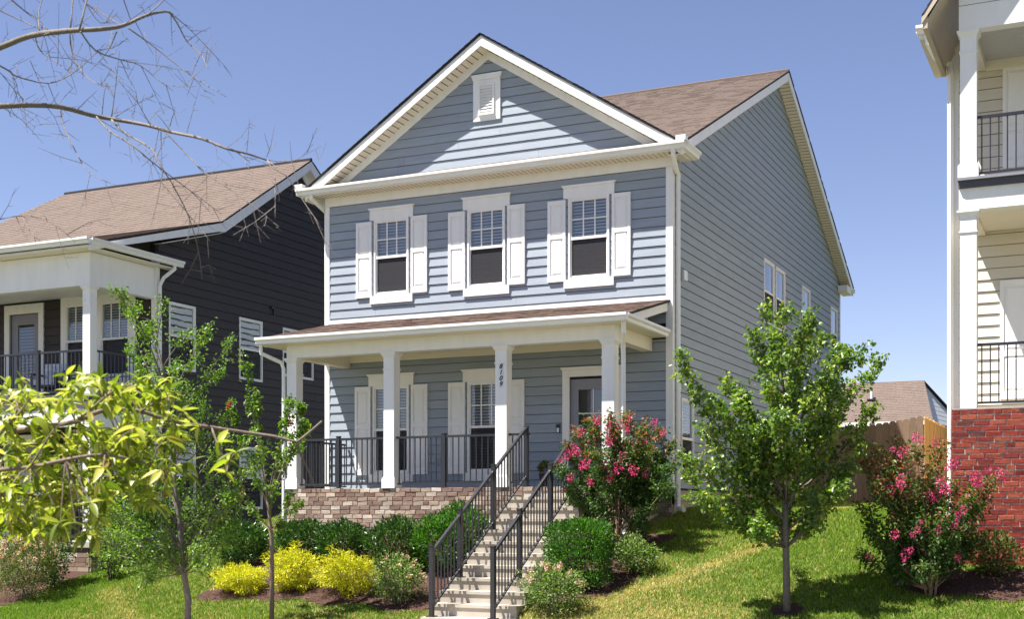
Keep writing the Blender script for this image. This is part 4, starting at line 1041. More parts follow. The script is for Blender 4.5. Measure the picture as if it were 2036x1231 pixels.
# crape myrtles
def blossom_mesh(name, n, R_, m, size=.022):
    P = unit(rng.normal(size=(n, 3)))*R_*rng.random((n, 1))**.4*np.array([1, 1, 1.15]); V, F, r2 = leaves(P, P+rng.normal(size=P.shape)*.02, size, size*.95)
    return fast_mesh(name, V, F, r2, [m])
def put_blossoms(parent, pts, mesh, name, scale=(.7, 1.3)):
    pw = WORLD[parent.name]
    for p in pts:
        o = bpy.data.objects.new(name, mesh); C.objects.link(o); o.parent = parent; o.location = Vector(p)-pw
        o.rotation_euler = (random.uniform(-.4, .4), random.uniform(-.4, .4), random.uniform(0, 6)); s = random.uniform(*scale); o.scale = (s, s, s*random.uniform(.9, 1.3))
def crape(base, D0, px, lab, blos, seed, per=520, leafz=None, stems=6, back=8, depth=.75, hgt=1.2):
    rr = random.Random(seed); bx, by, bz = base; tips = [at(a, b, D0+rr.uniform(-depth, depth)) for a, b in px]
    cen = sum((Vector(t) for t in tips), Vector())/len(tips)
    for i in range(back):
        an = rr.uniform(0, 6.28); ra = rr.uniform(.3, .8); tips.append(Vector((cen.x+ra*math.cos(an), cen.y+ra*math.sin(an), cen.z+rr.uniform(-.4, .5))))
    tr = [(bx, by, bz-.05), (bx+.01, by, bz+.3), (bx, by+.02, bz+.6), (bx+.02, by, bz+hgt)]
    ex = lambda P, Rn: np.clip(np.where(rng.random(len(P)) < sm((P[:, 2]-cen.z+.35)/.9)*.5, .78+.21*rng.random(len(P)), Rn*.72), 0, .999)
    t, e, P = bushy_tree('crape_myrtle', base, tr, [.03, .026, .02, .008], tips, lab, 'shrub', leafcra, barkr, leaf=(.062, .034), per=per, spread=.18, attach=(.1, .6), start=.35, twigs=5,
                         twig_len=.3, seed=seed, extra=ex, br_r=.016, group='pink crape myrtles')
    for i in range(stems):
        an = i*6.28/stems; MB().tube([(bx+.05*math.cos(an), by+.05*math.sin(an), bz-.05), (bx+.10*math.cos(an+.3), by+.1*math.sin(an), bz+.35), (bx+.22*math.cos(an), by+.2*math.sin(an), bz+.9)], [.02, .016, .008], 6).build('stem', barkr, t, smooth=True)
    return t
pm = [blossom_mesh('flower_cluster', 60, .075, pinkm, .03) for _ in range(2)]
c1 = crape((-.12, -2.55, gz(-.12, -2.55)), 21.0, [(1112, 925), (1125, 890), (1145, 855), (1180, 835), (1215, 822), (1250, 822), (1285, 835), (1320, 855), (1340, 880), (1345, 920), (1335, 960), (1300, 985), (1250, 990),
            (1200, 980), (1150, 960), (1230, 880), (1270, 900), (1190, 900), (1300, 920), (1160, 930), (1225, 940), (1130, 975)],
           'crape myrtle with hot pink blooms beside the front steps of the blue house', None, 21)
put_blossoms(c1, [at(a, b, 20.35+random.uniform(-.1, .4)) for a, b in [(1215, 840), (1232, 848), (1208, 852), (1252, 832), (1248, 852), (1210, 880), (1214, 872), (1155, 860), (1115, 915), (1128, 905), (1140, 895), (1165, 920),
             (1160, 925), (1200, 925), (1215, 945), (1212, 955), (1260, 935), (1255, 942), (1284, 940), (1300, 838), (1318, 860), (1230, 928), (1120, 975), (1185, 835), (1280, 880), (1135, 950), (1175, 955), (1238, 905), (1150, 900)]], pm[0], 'flower_cluster', (.6, 1.1))
c2 = crape((5.02, -4.2, gz(5.02, -4.2)), 17.4, [(1700, 900), (1740, 890), (1780, 870), (1820, 890), (1870, 880), (1850, 930), (1900, 960), (1940, 975), (1945, 1010), (1930, 1060), (1900, 1100), (1860, 1110), (1800, 1120), (1760, 1090), (1730, 1060),
            (1715, 1010), (1740, 960), (1790, 950), (1830, 1000), (1880, 1030), (1780, 1020), (1840, 1060), (1985, 945), (1715, 1105), (1755, 925), (1760, 1120), (1815, 1095), (1870, 1085), (1840, 1125), (1785, 1075), (1900, 1070), (1825, 1040)],
           'crape myrtle with magenta blooms in front of the red brick wall', None, 33, depth=.6, per=400, stems=4)
put_blossoms(c2, [at(a, b, 16.9+random.uniform(-.15, .35)) for a, b in [(1775, 895), (1795, 900), (1820, 870), (1832, 876), (1860, 880), (1885, 930), (1895, 922), (1870, 960), (1880, 975), (1863, 985), (1850, 990), (1792, 965), (1790, 955),
             (1830, 1040), (1825, 1055), (1815, 1065), (1810, 1095), (1800, 1105), (1905, 1025), (1900, 1040), (1895, 1050), (1940, 960), (1950, 970), (1945, 955), (1728, 1108), (1870, 1055), (1780, 1065), (1915, 1015), (1935, 945), (1770, 975), (1905, 1110), (1990, 945), (1965, 935)]], pm[1], 'flower_cluster', (.5, .95))

# rounded and clipped shrubs
def shrub(name, c, rad, n, lab, m, leaf, group=None, box=.0, shell=.55, dirn=.7, thin=False, cat='shrub', stems=6, lump=.16, stemm=None, up=.3):
    x, y = c; z0 = gz(x, y); rx, ry_, h = rad
    t = reg(empty(name, (x, y, z0), lab, cat, group)); cz = z0+h*.5
    d = unit(rng.normal(size=(n, 3)));
    if box > 0:
        mxx = np.max(np.abs(d), axis=1, keepdims=True); d2 = d/mxx; d = d*(1-box)+d2*box
    ph = rng.random(6)*6
    lum = 1+lump*np.sin(d[:, 0]*4+ph[0])*np.sin(d[:, 2]*5+ph[1])+lump*.7*np.sin(d[:, 1]*9+ph[2]+d[:, 0]*7)*np.sin(d[:, 2]*8+ph[3])
    rad_ = (shell+(1-shell)*rng.random(n)**.5)*lum+np.where(rng.random(n) < .07, rng.random(n)*.14, 0)
    P = d*rad_[:, None]*np.array([rx, ry_, h*.5])+np.array([x, y, cz])
    P[:, 2] = np.maximum(P[:, 2], ground(P[:, 0], P[:, 1])+.02)
    D = d*dirn+unit(rng.normal(size=(n, 3)))*.7+np.array([0, 0, up])
    V, F, r2 = leaves(P, D, leaf[0]*rng.uniform(.7, 1.3, n), leaf[1]*rng.uniform(.7, 1.2, n), rnd=rng.random(n))
    leaf_obj('foliage', V, F, r2, m, t)
    s = MB()
    for i in range(stems):
        an = i*6.28/stems; s.tube([(x+.04*math.cos(an), y+.04*math.sin(an), z0-.04), (x+rx*.3*math.cos(an), y+ry_*.3*math.sin(an), z0+h*.45), (x+rx*.55*math.cos(an), y+ry_*.55*math.sin(an), z0+h*.8)], [.015, .01, .004], 4)
    s.build('stems', stemm or barkd, t)
    return t
# dark green laurels along the brick base
def px_ground(px, y):
    """x on the line y=const seen at bearing px"""
    u = (px-1018)/2547; d = (y-CAM.y)/(sn*u+cs); return CAM.x+d*(cs*u-sn)
G1 = 'dark green laurels along the porch brickwork'
for i, (px, y, rx, h, lab) in enumerate([(480, -3.5, .60, .72, 'dark green laurel shrub at the left end, behind the leftmost golden shrub'),
        (600, -3.45, .46, .78, 'dark green laurel shrub below the left corner column, behind the middle golden shrub'),
        (680, -3.45, .50, .76, 'dark green laurel shrub behind the rightmost golden shrub'),
        (786, -3.6, .52, .86, 'round dark green laurel shrub in the gap right of the golden shrubs'),
        (876, -3.6, .50, .98, 'bright green laurel shrub behind the left stair railing, nearer its foot'),
        (938, -3.1, .46, .92, 'bright green laurel shrub tight against the brick beside the left stair railing')]):
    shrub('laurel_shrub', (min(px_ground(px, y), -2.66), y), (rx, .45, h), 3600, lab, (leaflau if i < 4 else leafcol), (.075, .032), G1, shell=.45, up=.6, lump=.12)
G2 = 'golden thread shrubs at the lawn edge'
for px, y, rx, h, lab in [(478, -4.72, .44, .42, 'smallest and leftmost of the three golden yellow thread-leaf shrubs'),
                           (583, -4.62, .38, .66, 'middle golden yellow thread-leaf shrub behind the thin sapling stem'),
                           (690, -4.72, .54, .64, 'widest, rightmost golden yellow thread-leaf shrub')]:
    shrub('golden_shrub', (px_ground(px, y), y), (rx, .40, h), 7000, lab, leafyel, (.065, .012), G2, shell=.35, up=-.1, lump=.38, dirn=.7)
shrub('clipped_hedge', (-.12, -4.15), (.47, .42, 1.0), 8000, 'box-shaped clipped hedge right of the concrete steps', leafcol, (.05, .028), None, box=.75, shell=.6, up=.5, lump=.05, cat='hedge')
shrub('yellow_green_shrub', (.55, -3.5), (.36, .34, .58), 1500, 'loose yellow-green shrub between the clipped hedge and the lawn', leafrose, (.055, .035), None, shell=.2, lump=.25)
def rose(c, rad, n, lab, nb, seed, grp='rose bushes beside the steps', m=leafrose, fm=palem):
    t = shrub('rose_bush', c, rad, n, lab, m, (.045, .026), grp, shell=.2, lump=.28, stemm=barkt)
    fmz = blossom_mesh('flower', 16, .03, fm, .03); rr = random.Random(seed); pts = []
    z0 = gz(*c)
    for i in range(nb):
        an = rr.uniform(0, 6.28); el = rr.uniform(.1, 1.3); pts.append((c[0]+rad[0]*.95*math.cos(an)*math.cos(el), c[1]+rad[1]*.95*math.sin(an)*math.cos(el), z0+rad[2]*(.5+.5*math.sin(el))))
    put_blossoms(t, pts, fmz, 'flower', (.6, 1.2)); return t
rose((-2.85, -4.95), (.42, .36, .75), 3400, 'rose bush with few pink flowers left of the stair foot', 16, 1)
rose((-.15, -5.15), (.50, .36, .72), 3200, 'rose bush with pale pink flowers in front of the clipped hedge', 24, 2)
hx, hy = px_ground(55, -3.6), -3.6
rose((hx, hy), (.75, .5, 1.35), 5200, 'large bush with faded peach-pink blooms at the far left', 110, 3, None, leafcra, palem)
rose((px_ground(20, -2.8), -2.8), (.9, .5, 1.0), 3000, 'low leafy shrub with pinkish tips behind the peach-bloomed bush', 20, 4, None, leafrose, palem)
# dark reddish plants by the right brick wall
shrub('bronze_shrub', (5.75, -3.35), (.38, .3, .62), 1400, 'bronze-leaved shrub at the foot of the red brick wall', leafcra, (.07, .03), None, shell=.2, lump=.25)

# small trees on the left
tA = at(372, 1262, 18.6); bz = gz(tA.x, tA.y); DA = 18.6
trk = [(tA.x, tA.y, bz-.05), tuple(at(374, 1190, DA)), tuple(at(362, 1120, DA)), tuple(at(358, 1040, DA)), tuple(at(346, 960, DA)), tuple(at(347, 890, DA+.1)), tuple(at(332, 820, DA+.1)), tuple(at(326, 740, DA)), tuple(at(305, 650, DA))]
pxs = [(235, 578), (262, 610), (300, 640), (325, 600), (388, 655), (420, 640), (468, 665), (440, 740), (410, 800), (290, 700), (255, 690), (350, 720), (360, 760), (270, 740), (220, 800),
       (210, 860), (190, 950), (225, 1010), (200, 1055), (255, 1075), (290, 1030), (330, 1060), (400, 1080), (440, 1040), (480, 980), (520, 900), (505, 860), (450, 870), (420, 930), (390, 990), (300, 950), (260, 900),
       (460, 820), (540, 880), (240, 960), (320, 900), (370, 870), (430, 985), (350, 1010), (275, 1000), (480, 1050), (210, 1100), (250, 1130), (300, 1120), (275, 1165), (330, 1110), (410, 1120), (440, 1090), (185, 1000), (230, 1060), (480, 1010), (320, 1070), (380, 1050), (260, 1040), (205, 1010), (300, 1000), (345, 1080), (450, 1020), (400, 1010), (360, 960), (290, 960), (240, 930)]
tips = [at(a, b, DA+random.uniform(-.9, .9)) for a, b in pxs]
bushy_tree('young_elm_tree', (tA.x, tA.y, bz), trk, [.052, .048, .043, .038, .034, .028, .022, .014, .007], tips, 'young loose-crowned tree with dark trunk in front of the charcoal house', 'tree', leafelm, barkm, leaf=(.055, .036), per=190,
           spread=.14, attach=(.22, .98), start=.35, twigs=5, twig_len=.28, seed=5, updir=.2, br_r=.014, sag=.02)
tB = at(540, 1250, 19.7); bz = gz(tB.x, tB.y); DB = 19.7
trk = [(tB.x, tB.y, bz-.05), tuple(at(541, 1150, DB)), tuple(at(540, 1070, DB)), tuple(at(536, 1030, DB)), tuple(at(520, 900, DB))]
pxs = [(578, 790), (570, 830), (605, 842), (590, 880), (560, 905), (510, 780), (480, 700), (455, 800), (600, 800), (545, 960), (575, 985), (500, 930), (470, 960), (600, 1000), (560, 1040), (500, 1010), (610, 860), (520, 880)]
tips = [at(a, b, DB+random.uniform(-.5, .5)) for a, b in pxs]
tb, _, _ = bushy_tree('myrtle_sapling', (tB.x, tB.y, bz), trk, [.04, .036, .032, .024, .008], tips, 'slender multi-stem sapling with a few red flowers left of the blue porch', 'tree', leafelm, barkt, leaf=(.066, .052), per=120,
           spread=.10, attach=(.55, .7), start=.62, twigs=2, twig_len=.18, seed=9, br_r=.012, sag=-.04)
rmz = blossom_mesh('red_flower', 30, .05, redm, .03)
put_blossoms(tb, [at(577, 840, 19.5), at(455, 805, 19.5), at(574, 834, 19.45)], rmz, 'red_flower', (.8, 1.2))
for a, b, lab in ((105, 1090, 'dark evergreen shrub at left, behind the peach-bloomed bush'), ):
    p = (px_ground(a, -2.9), -2.9); shrub('dark_shrub', p, (.36, .35, 1.7), 3200, lab, leafcol, (.06, .03), None, shell=.3, lump=.25)
shrub('climbing_shrub', (px_ground(285, -1.3), -1.9-.35), (.5, .28, 1.5), 1800, 'leafy green shrub by the charcoal house porch corner', leafelm, (.06, .035), None, shell=.3, lump=.25)

# potted plant on the porch, tan planter on the stairs
pp = reg(empty('potted_plant', (-2.18, -.75, 0), 'small dark potted plant on the porch left of the front door', 'potted plant'))
MB().tube([(-2.18, -.75, 0), (-2.18, -.75, .03), (-2.18, -.75, .24), (-2.18, -.75, .26)], [.08, .085, .12, .125], 12).build('pot', potm, pp)
n = 260; P = unit(rng.normal(size=(n, 3)))*.12*rng.random((n, 1))**.3+np.array([-2.18, -.75, .36]); V, F, r2 = leaves(P, P-np.array([-2.18, -.75, .3]), .06, .03)
leaf_obj('foliage', V, F, r2, leafcra, pp)

# foreground magnolia branch reaching in from the left
mb_base = at(-420, 1700, 6.3); mz = gz(mb_base.x, mb_base.y)
mag = reg(empty('magnolia_tree', (mb_base.x, mb_base.y, mz), 'leafy branch with long glossy yellow-green leaves reaching in from the left', 'tree'))
mtop = at(-420, 500, 6.3)
MB().tube([(mb_base.x, mb_base.y, mz-.1), (mb_base.x+.05, mb_base.y, -1.2), (mb_base.x, mb_base.y+.05, 0), tuple(mtop)], [.10, .085, .06, .02], 10).build('trunk', barkm, mag, smooth=True)
def limb(parent, pts, r0, r1, m, name='branch', n=5):
    rads = [r0+(r1-r0)*i/(len(pts)-1) for i in range(len(pts))]
    return MB().tube(pts, rads, n).build(name, m, parent, smooth=True)
def dense(pts, k=3):
    pts = [Vector(p) for p in pts]; out = []
    for i in range(len(pts)-1):
        p0, p1, p2, p3 = pts[max(i-1, 0)], pts[i], pts[i+1], pts[min(i+2, len(pts)-1)]
        for j in range(k):
            t = j/k; out.append(.5*((2*p1)+(-p0+p2)*t+(2*p0-5*p1+4*p2-p3)*t*t+(-p0+3*p1-3*p2+p3)*t**3))
    out.append(pts[-1]); return out
br = [([(-420, 900, 6.3), (-150, 890, 6.1), (0, 862, 6.0), (80, 850, 6.0), (150, 838, 6.0), (210, 815, 6.0), (280, 818, 6.05), (340, 838, 6.1), (420, 850, 6.15), (500, 862, 6.2), (545, 868, 6.2), (590, 880, 6.2)], .016, .006),
      ([(590, 880, 6.2), (615, 860, 6.2), (640, 838, 6.2)], .007, .005), ([(590, 880, 6.2), (600, 910, 6.25), (615, 940, 6.3), (632, 985, 6.35)], .007, .002),
      ([(150, 838, 6.0), (180, 815, 5.95), (215, 785, 5.9), (240, 770, 5.9)], .008, .003),
      ([(-420, 950, 6.3), (-100, 960, 6.0), (0, 935, 5.8), (60, 930, 5.8), (130, 915, 5.75), (210, 905, 5.8), (300, 925, 5.9), (330, 950, 5.9)], .014, .005),
      ([(-420, 990, 6.3), (-100, 1010, 6.1), (0, 980, 6.0), (60, 985, 6.0), (130, 1000, 6.1), (170, 1030, 6.15)], .012, .004),
      ([(0, 862, 6.0), (40, 820, 5.9), (60, 790, 5.85)], .008, .003), ([(280, 818, 6.05), (310, 800, 6.0), (335, 790, 6.0)], .006, .003),
      ([(420, 850, 6.15), (440, 900, 6.1), (455, 930, 6.1)], .006, .003), ([(60, 930, 5.8), (90, 880, 5.7), (110, 850, 5.7)], .006, .003)]
for p, a, b in br: limb(mag, dense([at(*q) for q in p]), a, b, barkt)
# long leaf: 8-face strip
def long_leaf_mesh(seed):
    rr = random.Random(seed); n = 5; v = []; cv = rr.uniform(.10, .45); wd = rr.uniform(.13, .17)
    for i in range(n+1):
        s = i/n; wv = wd*math.sin(math.pi*min(1, s**.75*.97+.02))**.8; z = -cv*s*s
        v += [(s, -wv, z+wv*.35), (s, 0, z), (s, wv, z+wv*.35)]
    f = []
    for i in range(n):
        for j in range(2): f.append((i*3+j, i*3+j+3, i*3+j+4, i*3+j+1))
    me = bpy.data.meshes.new('leaf'); me.from_pydata(v, [], f); me.materials.append(leafmag); me.polygons.foreach_set('use_smooth', [True]*len(f)); return me
lm = [long_leaf_mesh(i) for i in range(6)]
whorls = [(10, 1045), (50, 1060), (95, 1050), (175, 1060), (120, 1040), (200, 1030), (165, 950), (200, 960), (285, 985), (300, 1000), (270, 850), (330, 870), (350, 860), (-20, 980), (-20, 900), (15, 775), (45, 790), (95, 800), (130, 795), (20, 830), (70, 830), (170, 770), (150, 760), (195, 765), (225, 780), (270, 770), (290, 790), (310, 800), (315, 775), (245, 800), (40, 870), (90, 870), (120, 885),
          (10, 905), (60, 905), (30, 935), (85, 925), (110, 940), (150, 880), (165, 910), (190, 880), (215, 890), (240, 890), (205, 930), (230, 930), (255, 925), (280, 905), (300, 930), (320, 935), (300, 960), (20, 970), (55, 990), (90, 985),
          (110, 1010), (140, 1000), (150, 1040), (70, 1010), (30, 1010), (125, 960), (160, 970), (180, 1000), (255, 870), (290, 860), (335, 830), (240, 855), (395, 850), (435, 880), (455, 915), (470, 900), (450, 940), (205, 800),
          (135, 825), (0, 800), (0, 950), (0, 1000), (180, 840), (60, 960), (90, 955), (345, 925), (240, 960), (15, 860), (200, 850), (150, 1065), (225, 985), (45, 1030)]
cnt = 0; pw = WORLD[mag.name]
restV = []; bark_tw = MB()
br_d = [at(*q) for p, _, _ in br for q in p]
for px, py_ in whorls:
    c = at(px, py_, 5.95+random.uniform(-.35, .3)); nl = random.randint(3, 5)
    if px > 350: nl = 4
    near = min(br_d, key=lambda q: (q-c).length); bark_tw.tube([near, near.lerp(c, .5)+Vector((0, 0, .02)), c], [.004, .003, .002], 4)
    ax = Vector((random.uniform(-.5, .7), random.uniform(-.5, .5), random.uniform(-.3, 1))).normalized()
    for i in range(nl):
        if cnt >= 298: break
        an = i*2.4+random.random(); q = ax.to_track_quat('Z', 'Y') @ Vector((math.cos(an), math.sin(an), random.uniform(.0, .9)))
        q.z -= .35; o = bpy.data.objects.new('leaf', random.choice(lm)); C.objects.link(o); o.parent = mag; o.location = c-pw
        o.rotation_euler = (q.to_track_quat('X', 'Z') @ Matrix.Rotation(random.uniform(-.7, .7), 3, 'X').to_quaternion()).to_euler(); s = random.uniform(.055, .11); o.scale = (s, s*random.uniform(.9, 1.25), s); cnt += 1
# remaining leaves of the same kind, joined
lv = [np.array([tuple(v.co) for v in m_.vertices]) for m_ in lm]; lf = np.array([tuple(p.vertices) for p in lm[0].polygons])
VV = []; FF = []; RR = []; off = 0
for px, py_ in whorls:
    if px > 350: continue
    for j in range(5):
        c = at(px+random.uniform(-30, 30), py_+random.uniform(-24, 24), 6.1+random.uniform(-.3, .5)); ax = Vector((random.uniform(-.5, .7), random.uniform(-.5, .5), random.uniform(-.4, .8))).normalized()
        for i in range(random.randint(4, 7)):
            an = i*2.4+random.random(); q = ax.to_track_quat('Z', 'Y') @ Vector((math.cos(an), math.sin(an), random.uniform(0, .9))); q.z -= .45
            rt = (q.to_track_quat('X', 'Z') @ Matrix.Rotation(random.uniform(-.7, .7), 3, 'X').to_quaternion()).to_matrix(); s_ = random.uniform(.045, .10)
            v_ = random.choice(lv)*s_ @ np.array(rt).T+np.array(c); VV.append(v_); FF.append(lf+off); off += len(v_); RR += [random.random()]*len(v_)
leaf_obj('small_leaves', np.concatenate(VV), np.concatenate(FF), np.array(RR), leafmag, mag)
bark_tw.build('twigs', barkt, mag, kind='stuff')
o = bpy.data.objects.new('leaf', lm[0].copy()); o.data.materials.clear(); o.data.materials.append(deadleaf); C.objects.link(o); o.parent = mag; o.location = at(478, 958, 6.0)-pw; o.scale = (.11, .16, .1); o.rotation_euler = (0, R(70), .5); o['label'] = 'rust-brown dead leaf'
for q, sc_, ro_ in (((560, 830, 6.1), .09, (.3, .5, 2.6)), ((628, 838, 6.15), .07, (0, .1, 1.6)), ((618, 880, 6.15), .06, (.2, 1.2, .3))):
    pass

# bare branches reaching in at the top left
bt = at(-520, 1700, 7.2); btz = gz(bt.x, bt.y)
bare = reg(empty('bare_tree', (bt.x, bt.y, btz), 'bare leafless branches crossing the sky at the top left', 'tree'))
limb(bare, [(bt.x, bt.y, btz-.1), (bt.x+.03, bt.y, -.6), tuple(at(-520, 500, 7.2)), tuple(at(-500, 60, 7.2)), tuple(at(-480, -300, 7.2))], .11, .03, barkt, 'trunk', 10)
BB = [([(-500, 330), (-260, 190), (-80, 120), (0, 93), (60, 70), (140, 60), (200, 57), (245, 50), (290, 30), (330, 22), (345, 30)], .03, .006, 0),
      ([(335, 22), (352, 45), (372, 82), (400, 108), (414, 136)], .006, .0025, 0),
      ([(-510, 420), (-260, 250), (-80, 212), (0, 210), (60, 208), (120, 212), (180, 228), (215, 235), (290, 248), (340, 262), (400, 275), (450, 295), (490, 305), (530, 318)], .026, .0055, .3),
      ([(530, 318), (545, 345), (547, 380), (547, 435)], .005, .002, .3), ([(530, 318), (570, 350), (610, 410), (635, 445)], .004, .0015, .3),
      ([(530, 318), (580, 320), (610, 305), (640, 290)], .0035, .001, .3),
      ([(-200, 40), (0, 130), (30, 150), (95, 165), (140, 148), (175, 120), (210, 85)], .007, .0015, -.2),
      ([(138, 60), (145, 110), (170, 150), (200, 170), (248, 187)], .006, .0015, .15), ([(160, 62), (190, 100), (240, 118), (280, 130), (330, 168), (390, 171)], .006, .0015, -.15),
      ([(255, 55), (310, 95), (380, 150), (450, 192)], .0055, .0015, .1), ([(370, 140), (395, 165), (425, 205)], .003, .001, .1), ([(70, 72), (80, 100), (115, 125), (150, 152)], .005, .0015, .1),
      ([(232, 62), (215, 100), (180, 140)], .005, .001, 0), ([(120, 213), (125, 245), (150, 300), (180, 345), (235, 370)], .006, .0015, .2),
      ([(190, 230), (220, 262), (265, 290), (300, 320), (350, 358), (400, 395), (440, 425)], .007, .0015, .4), ([(222, 238), (250, 265), (300, 295), (320, 330), (345, 370), (375, 430), (395, 500), (402, 556)], .008, .002, .3),
      ([(325, 258), (370, 305), (410, 345), (470, 385), (530, 430), (560, 460)], .005, .0012, .2), ([(338, 360), (360, 405), (395, 450), (418, 480)], .004, .0012, .3), ([(222, 232), (230, 170), (238, 100)], .0045, .001, .2),
      ([(203, 228), (208, 180), (215, 165)], .003, .001, .2), ([(300, 250), (275, 205), (270, 178)], .0035, .001, .2), ([(270, 208), (290, 195), (308, 188)], .002, .001, .2), ([(-100, -30), (0, 20), (60, 48), (110, 72)], .006, .003, .1),
      ([(-20, -40), (30, 5), (60, 30), (100, 62)], .006, .003, 0), ([(140, 58), (148, -40)], .006, .004, 0), ([(158, 58), (182, -40)], .007, .004, -.1), ([(120, -60), (170, 5), (210, 30), (245, 52)], .004, .003, .1), ([(225, -60), (262, 45)], .005, .003, 0),
      ([(285, 35), (325, 0), (350, -40)], .005, .003, 0), ([(78, 65), (78, 20), (90, -20)], .005, .003, 0), ([(-60, 120), (-10, 135), (30, 180), (55, 205)], .004, .002, 0), ([(25, 150), (35, 180), (18, 230), (35, 225)], .003, .001, 0),
      ([(-80, 470), (0, 436), (60, 430), (110, 448), (150, 482)], .004, .0015, .3), ([(45, 432), (60, 460), (85, 485)], .003, .001, .3), ([(60, 120), (75, 155), (95, 200)], .003, .001, 0), ([(320, 258), (322, 320), (335, 385)], .0035, .001, .2),
      ([(170, 5), (200, 45), (230, 30)], .003, .001, 0), ([(338, 250), (345, 225), (348, 212)], .003, .001, .2), ([(480, 305), (495, 335), (500, 350)], .003, .001, .3), ([(530, 312), (538, 290), (541, 275)], .003, .001, .3),
      ([(345, 30), (380, 60), (425, 108)], .004, .001, 0), ([(230, 232), (265, 210), (308, 190)], .003, .001, .2), ([(150, 52), (190, 20), (195, -20)], .003, .002, 0), ([(112, 212), (130, 190), (150, 170)], .003, .001, .1)]
bud = MB()
rb = random.Random(4)
for pts, r0, r1, dd in BB:
    P_ = dense([at(a, b, 7.2+dd+.25*math.sin(i*.8+dd*7)) for i, (a, b) in enumerate(pts)]); limb(bare, P_, r0*.82, r1*.8, barkg, 'branch', 5)
    for i in range(1, len(P_)-1):
        if P_[i].x > -3 and rb.random() < .55 and r0 < .02 or rb.random() < .25:
            d_ = (P_[i+1]-P_[i-1]).normalized(); s_ = Vector((rb.gauss(0, 1), rb.gauss(0, 1), rb.gauss(0, 1)+.4)).normalized(); L_ = rb.uniform(.02, .12)
            e_ = P_[i]+(d_*.7+s_).normalized()*L_; bud.tube([P_[i], e_], [.0018, .001], 3)
for pts, r0, r1, dd in BB:
    if r0 < .0035: continue
    P_ = dense([at(a, b, 7.2+dd+.25*math.sin(i*.8+dd*7)) for i, (a, b) in enumerate(pts)], 2)
    for i in range(2, len(P_)-1):
        if rb.random() < .6:
            d_ = (P_[i+1]-P_[i-1]).normalized(); s_ = Vector((rb.gauss(0, .5), rb.gauss(0, .3), rb.gauss(-.1, 1))).normalized(); L_ = rb.uniform(.08, .38)
            e_ = P_[i]+(d_*.8+s_).normalized()*L_; m_ = P_[i].lerp(e_, .5)+Vector((0, 0, rb.uniform(-.03, .03)))
            bud.tube([P_[i], m_, e_], [.0026, .0018, .0009], 3)
            for q_ in (m_, P_[i].lerp(e_, .75)):
                bud.tube([q_, q_+(d_+Vector((rb.gauss(0, .8), rb.gauss(0, .5), rb.gauss(0, .9)))).normalized()*rb.uniform(.03, .12)], [.0014, .0007], 3)
bud.build('twigs', barkg, bare, kind='stuff')

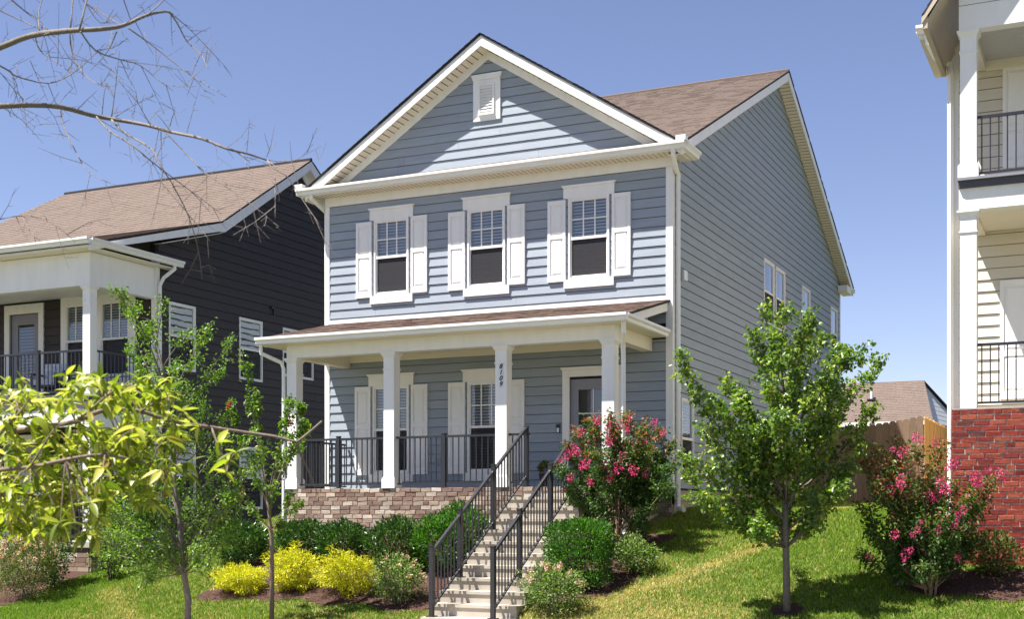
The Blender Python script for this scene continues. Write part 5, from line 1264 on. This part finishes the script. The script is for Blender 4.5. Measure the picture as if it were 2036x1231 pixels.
# ================================================================== GRASS, MULCH CHIPS
def grass_patch(n, x0, x1, y0, y1, hs=(.022, .055), w_=.0075):
    x = rng.uniform(x0, x1, n); y = rng.uniform(y0, y1, n)
    k = (bed(x, y) < .5) & ~((x > -2.1) & (x < -.63) & (y > -7.4) & (y < -1.9)) & ~((x > -7.3) & (x < .02) & (y > -2.0)) & ~((x > 5.1) & (y > -3.0)) & ~((x < LX+.1) & (y > -2)) & ~((x < -12) & (y > -4.3))
    x = x[k]; y = y[k]; n = len(x); z = ground(x, y); dr = dry(x, y)
    an = rng.random(n)*2*math.pi; h = rng.uniform(*hs, n)*(1.25-.45*dr); lean = rng.normal(size=(n, 2))*.5*h[:, None]; ww_ = w_*rng.uniform(.6, 1.3, n)
    a = np.stack([x-np.cos(an)*ww_, y-np.sin(an)*ww_, z], 1); b = np.stack([x+np.cos(an)*ww_, y+np.sin(an)*ww_, z], 1); t = np.stack([x+lean[:, 0], y+lean[:, 1], z+h], 1)
    V = np.stack([a, b, t], 1).reshape(-1, 3); i = np.arange(n)*3
    is_dry = rng.random(n) < dr**1.15*1.05
    rn = np.where(is_dry, .56+.43*rng.random(n), .02+.45*rng.random(n)*(1-.3*dr)+.0)
    return V, np.stack([i, i+1, i+2], 1), np.repeat(rn, 3)
grm = mat('lawn_grass', (.1, .2, .03), .6, .12, 2.5, spec=.25, trans=.35,
          objr=0, ramp=[(0, (.062, .135, .010)), (.25, (.135, .225, .018)), (.46, (.26, .33, .04)), (.56, (.33, .34, .07)), (.8, (.52, .39, .14)), (1, (.62, .43, .19))])
V1, F1, R1 = grass_patch(330000, -.7, 8.0, -7.3, 7.0)
V2, F2, R2 = grass_patch(230000, -16, -2.0, -7.3, -1.5)
V3, F3, R3 = grass_patch(15000, -11.9, -7.5, -1.5, 3)
V4, F4, R4 = grass_patch(20000, 3.7, 5.2, 6.0, 20)
Vv = np.concatenate([V1, V2, V3, V4]); Ff = np.concatenate([F1, F2+len(V1), F3+len(V1)+len(V2), F4+len(V1)+len(V2)+len(V3)]); Rr = np.concatenate([R1, R2, R3, R4])
me = fast_mesh('lawn_grass', Vv, Ff, Rr, [grm]); o = link('lawn_grass', me); tag(o, 'green lawn grass with straw-coloured dry patches on the slope', 'grass', kind='stuff')
n = 26000; x = rng.uniform(-9, 8, n); y = rng.uniform(-5.6, -1.0, n); k = bed(x, y) > .5; x = x[k]; y = y[k]; n = len(x)
P = np.stack([x, y, ground(x, y)+.015+rng.random(n)*.012], 1); D = rng.normal(size=(n, 3)); D[:, 2] *= .25
V, F, r2 = leaves(P, D, rng.uniform(.02, .055, n), rng.uniform(.008, .018, n)); chipm = mat('mulch_chips', (.11, .06, .045), .9, .3, 20, spec=.1, objr=0, ramp=[(0, (.04, .022, .018)), (.6, (.12, .055, .042)), (1, (.24, .15, .12))])
me = fast_mesh('mulch_chips', V, F, r2, [chipm]); o = link('mulch_chips', me); tag(o, 'reddish brown shredded mulch spread in the planting beds', 'mulch', kind='stuff')
print('bricks', nb, 'leaves', cnt)
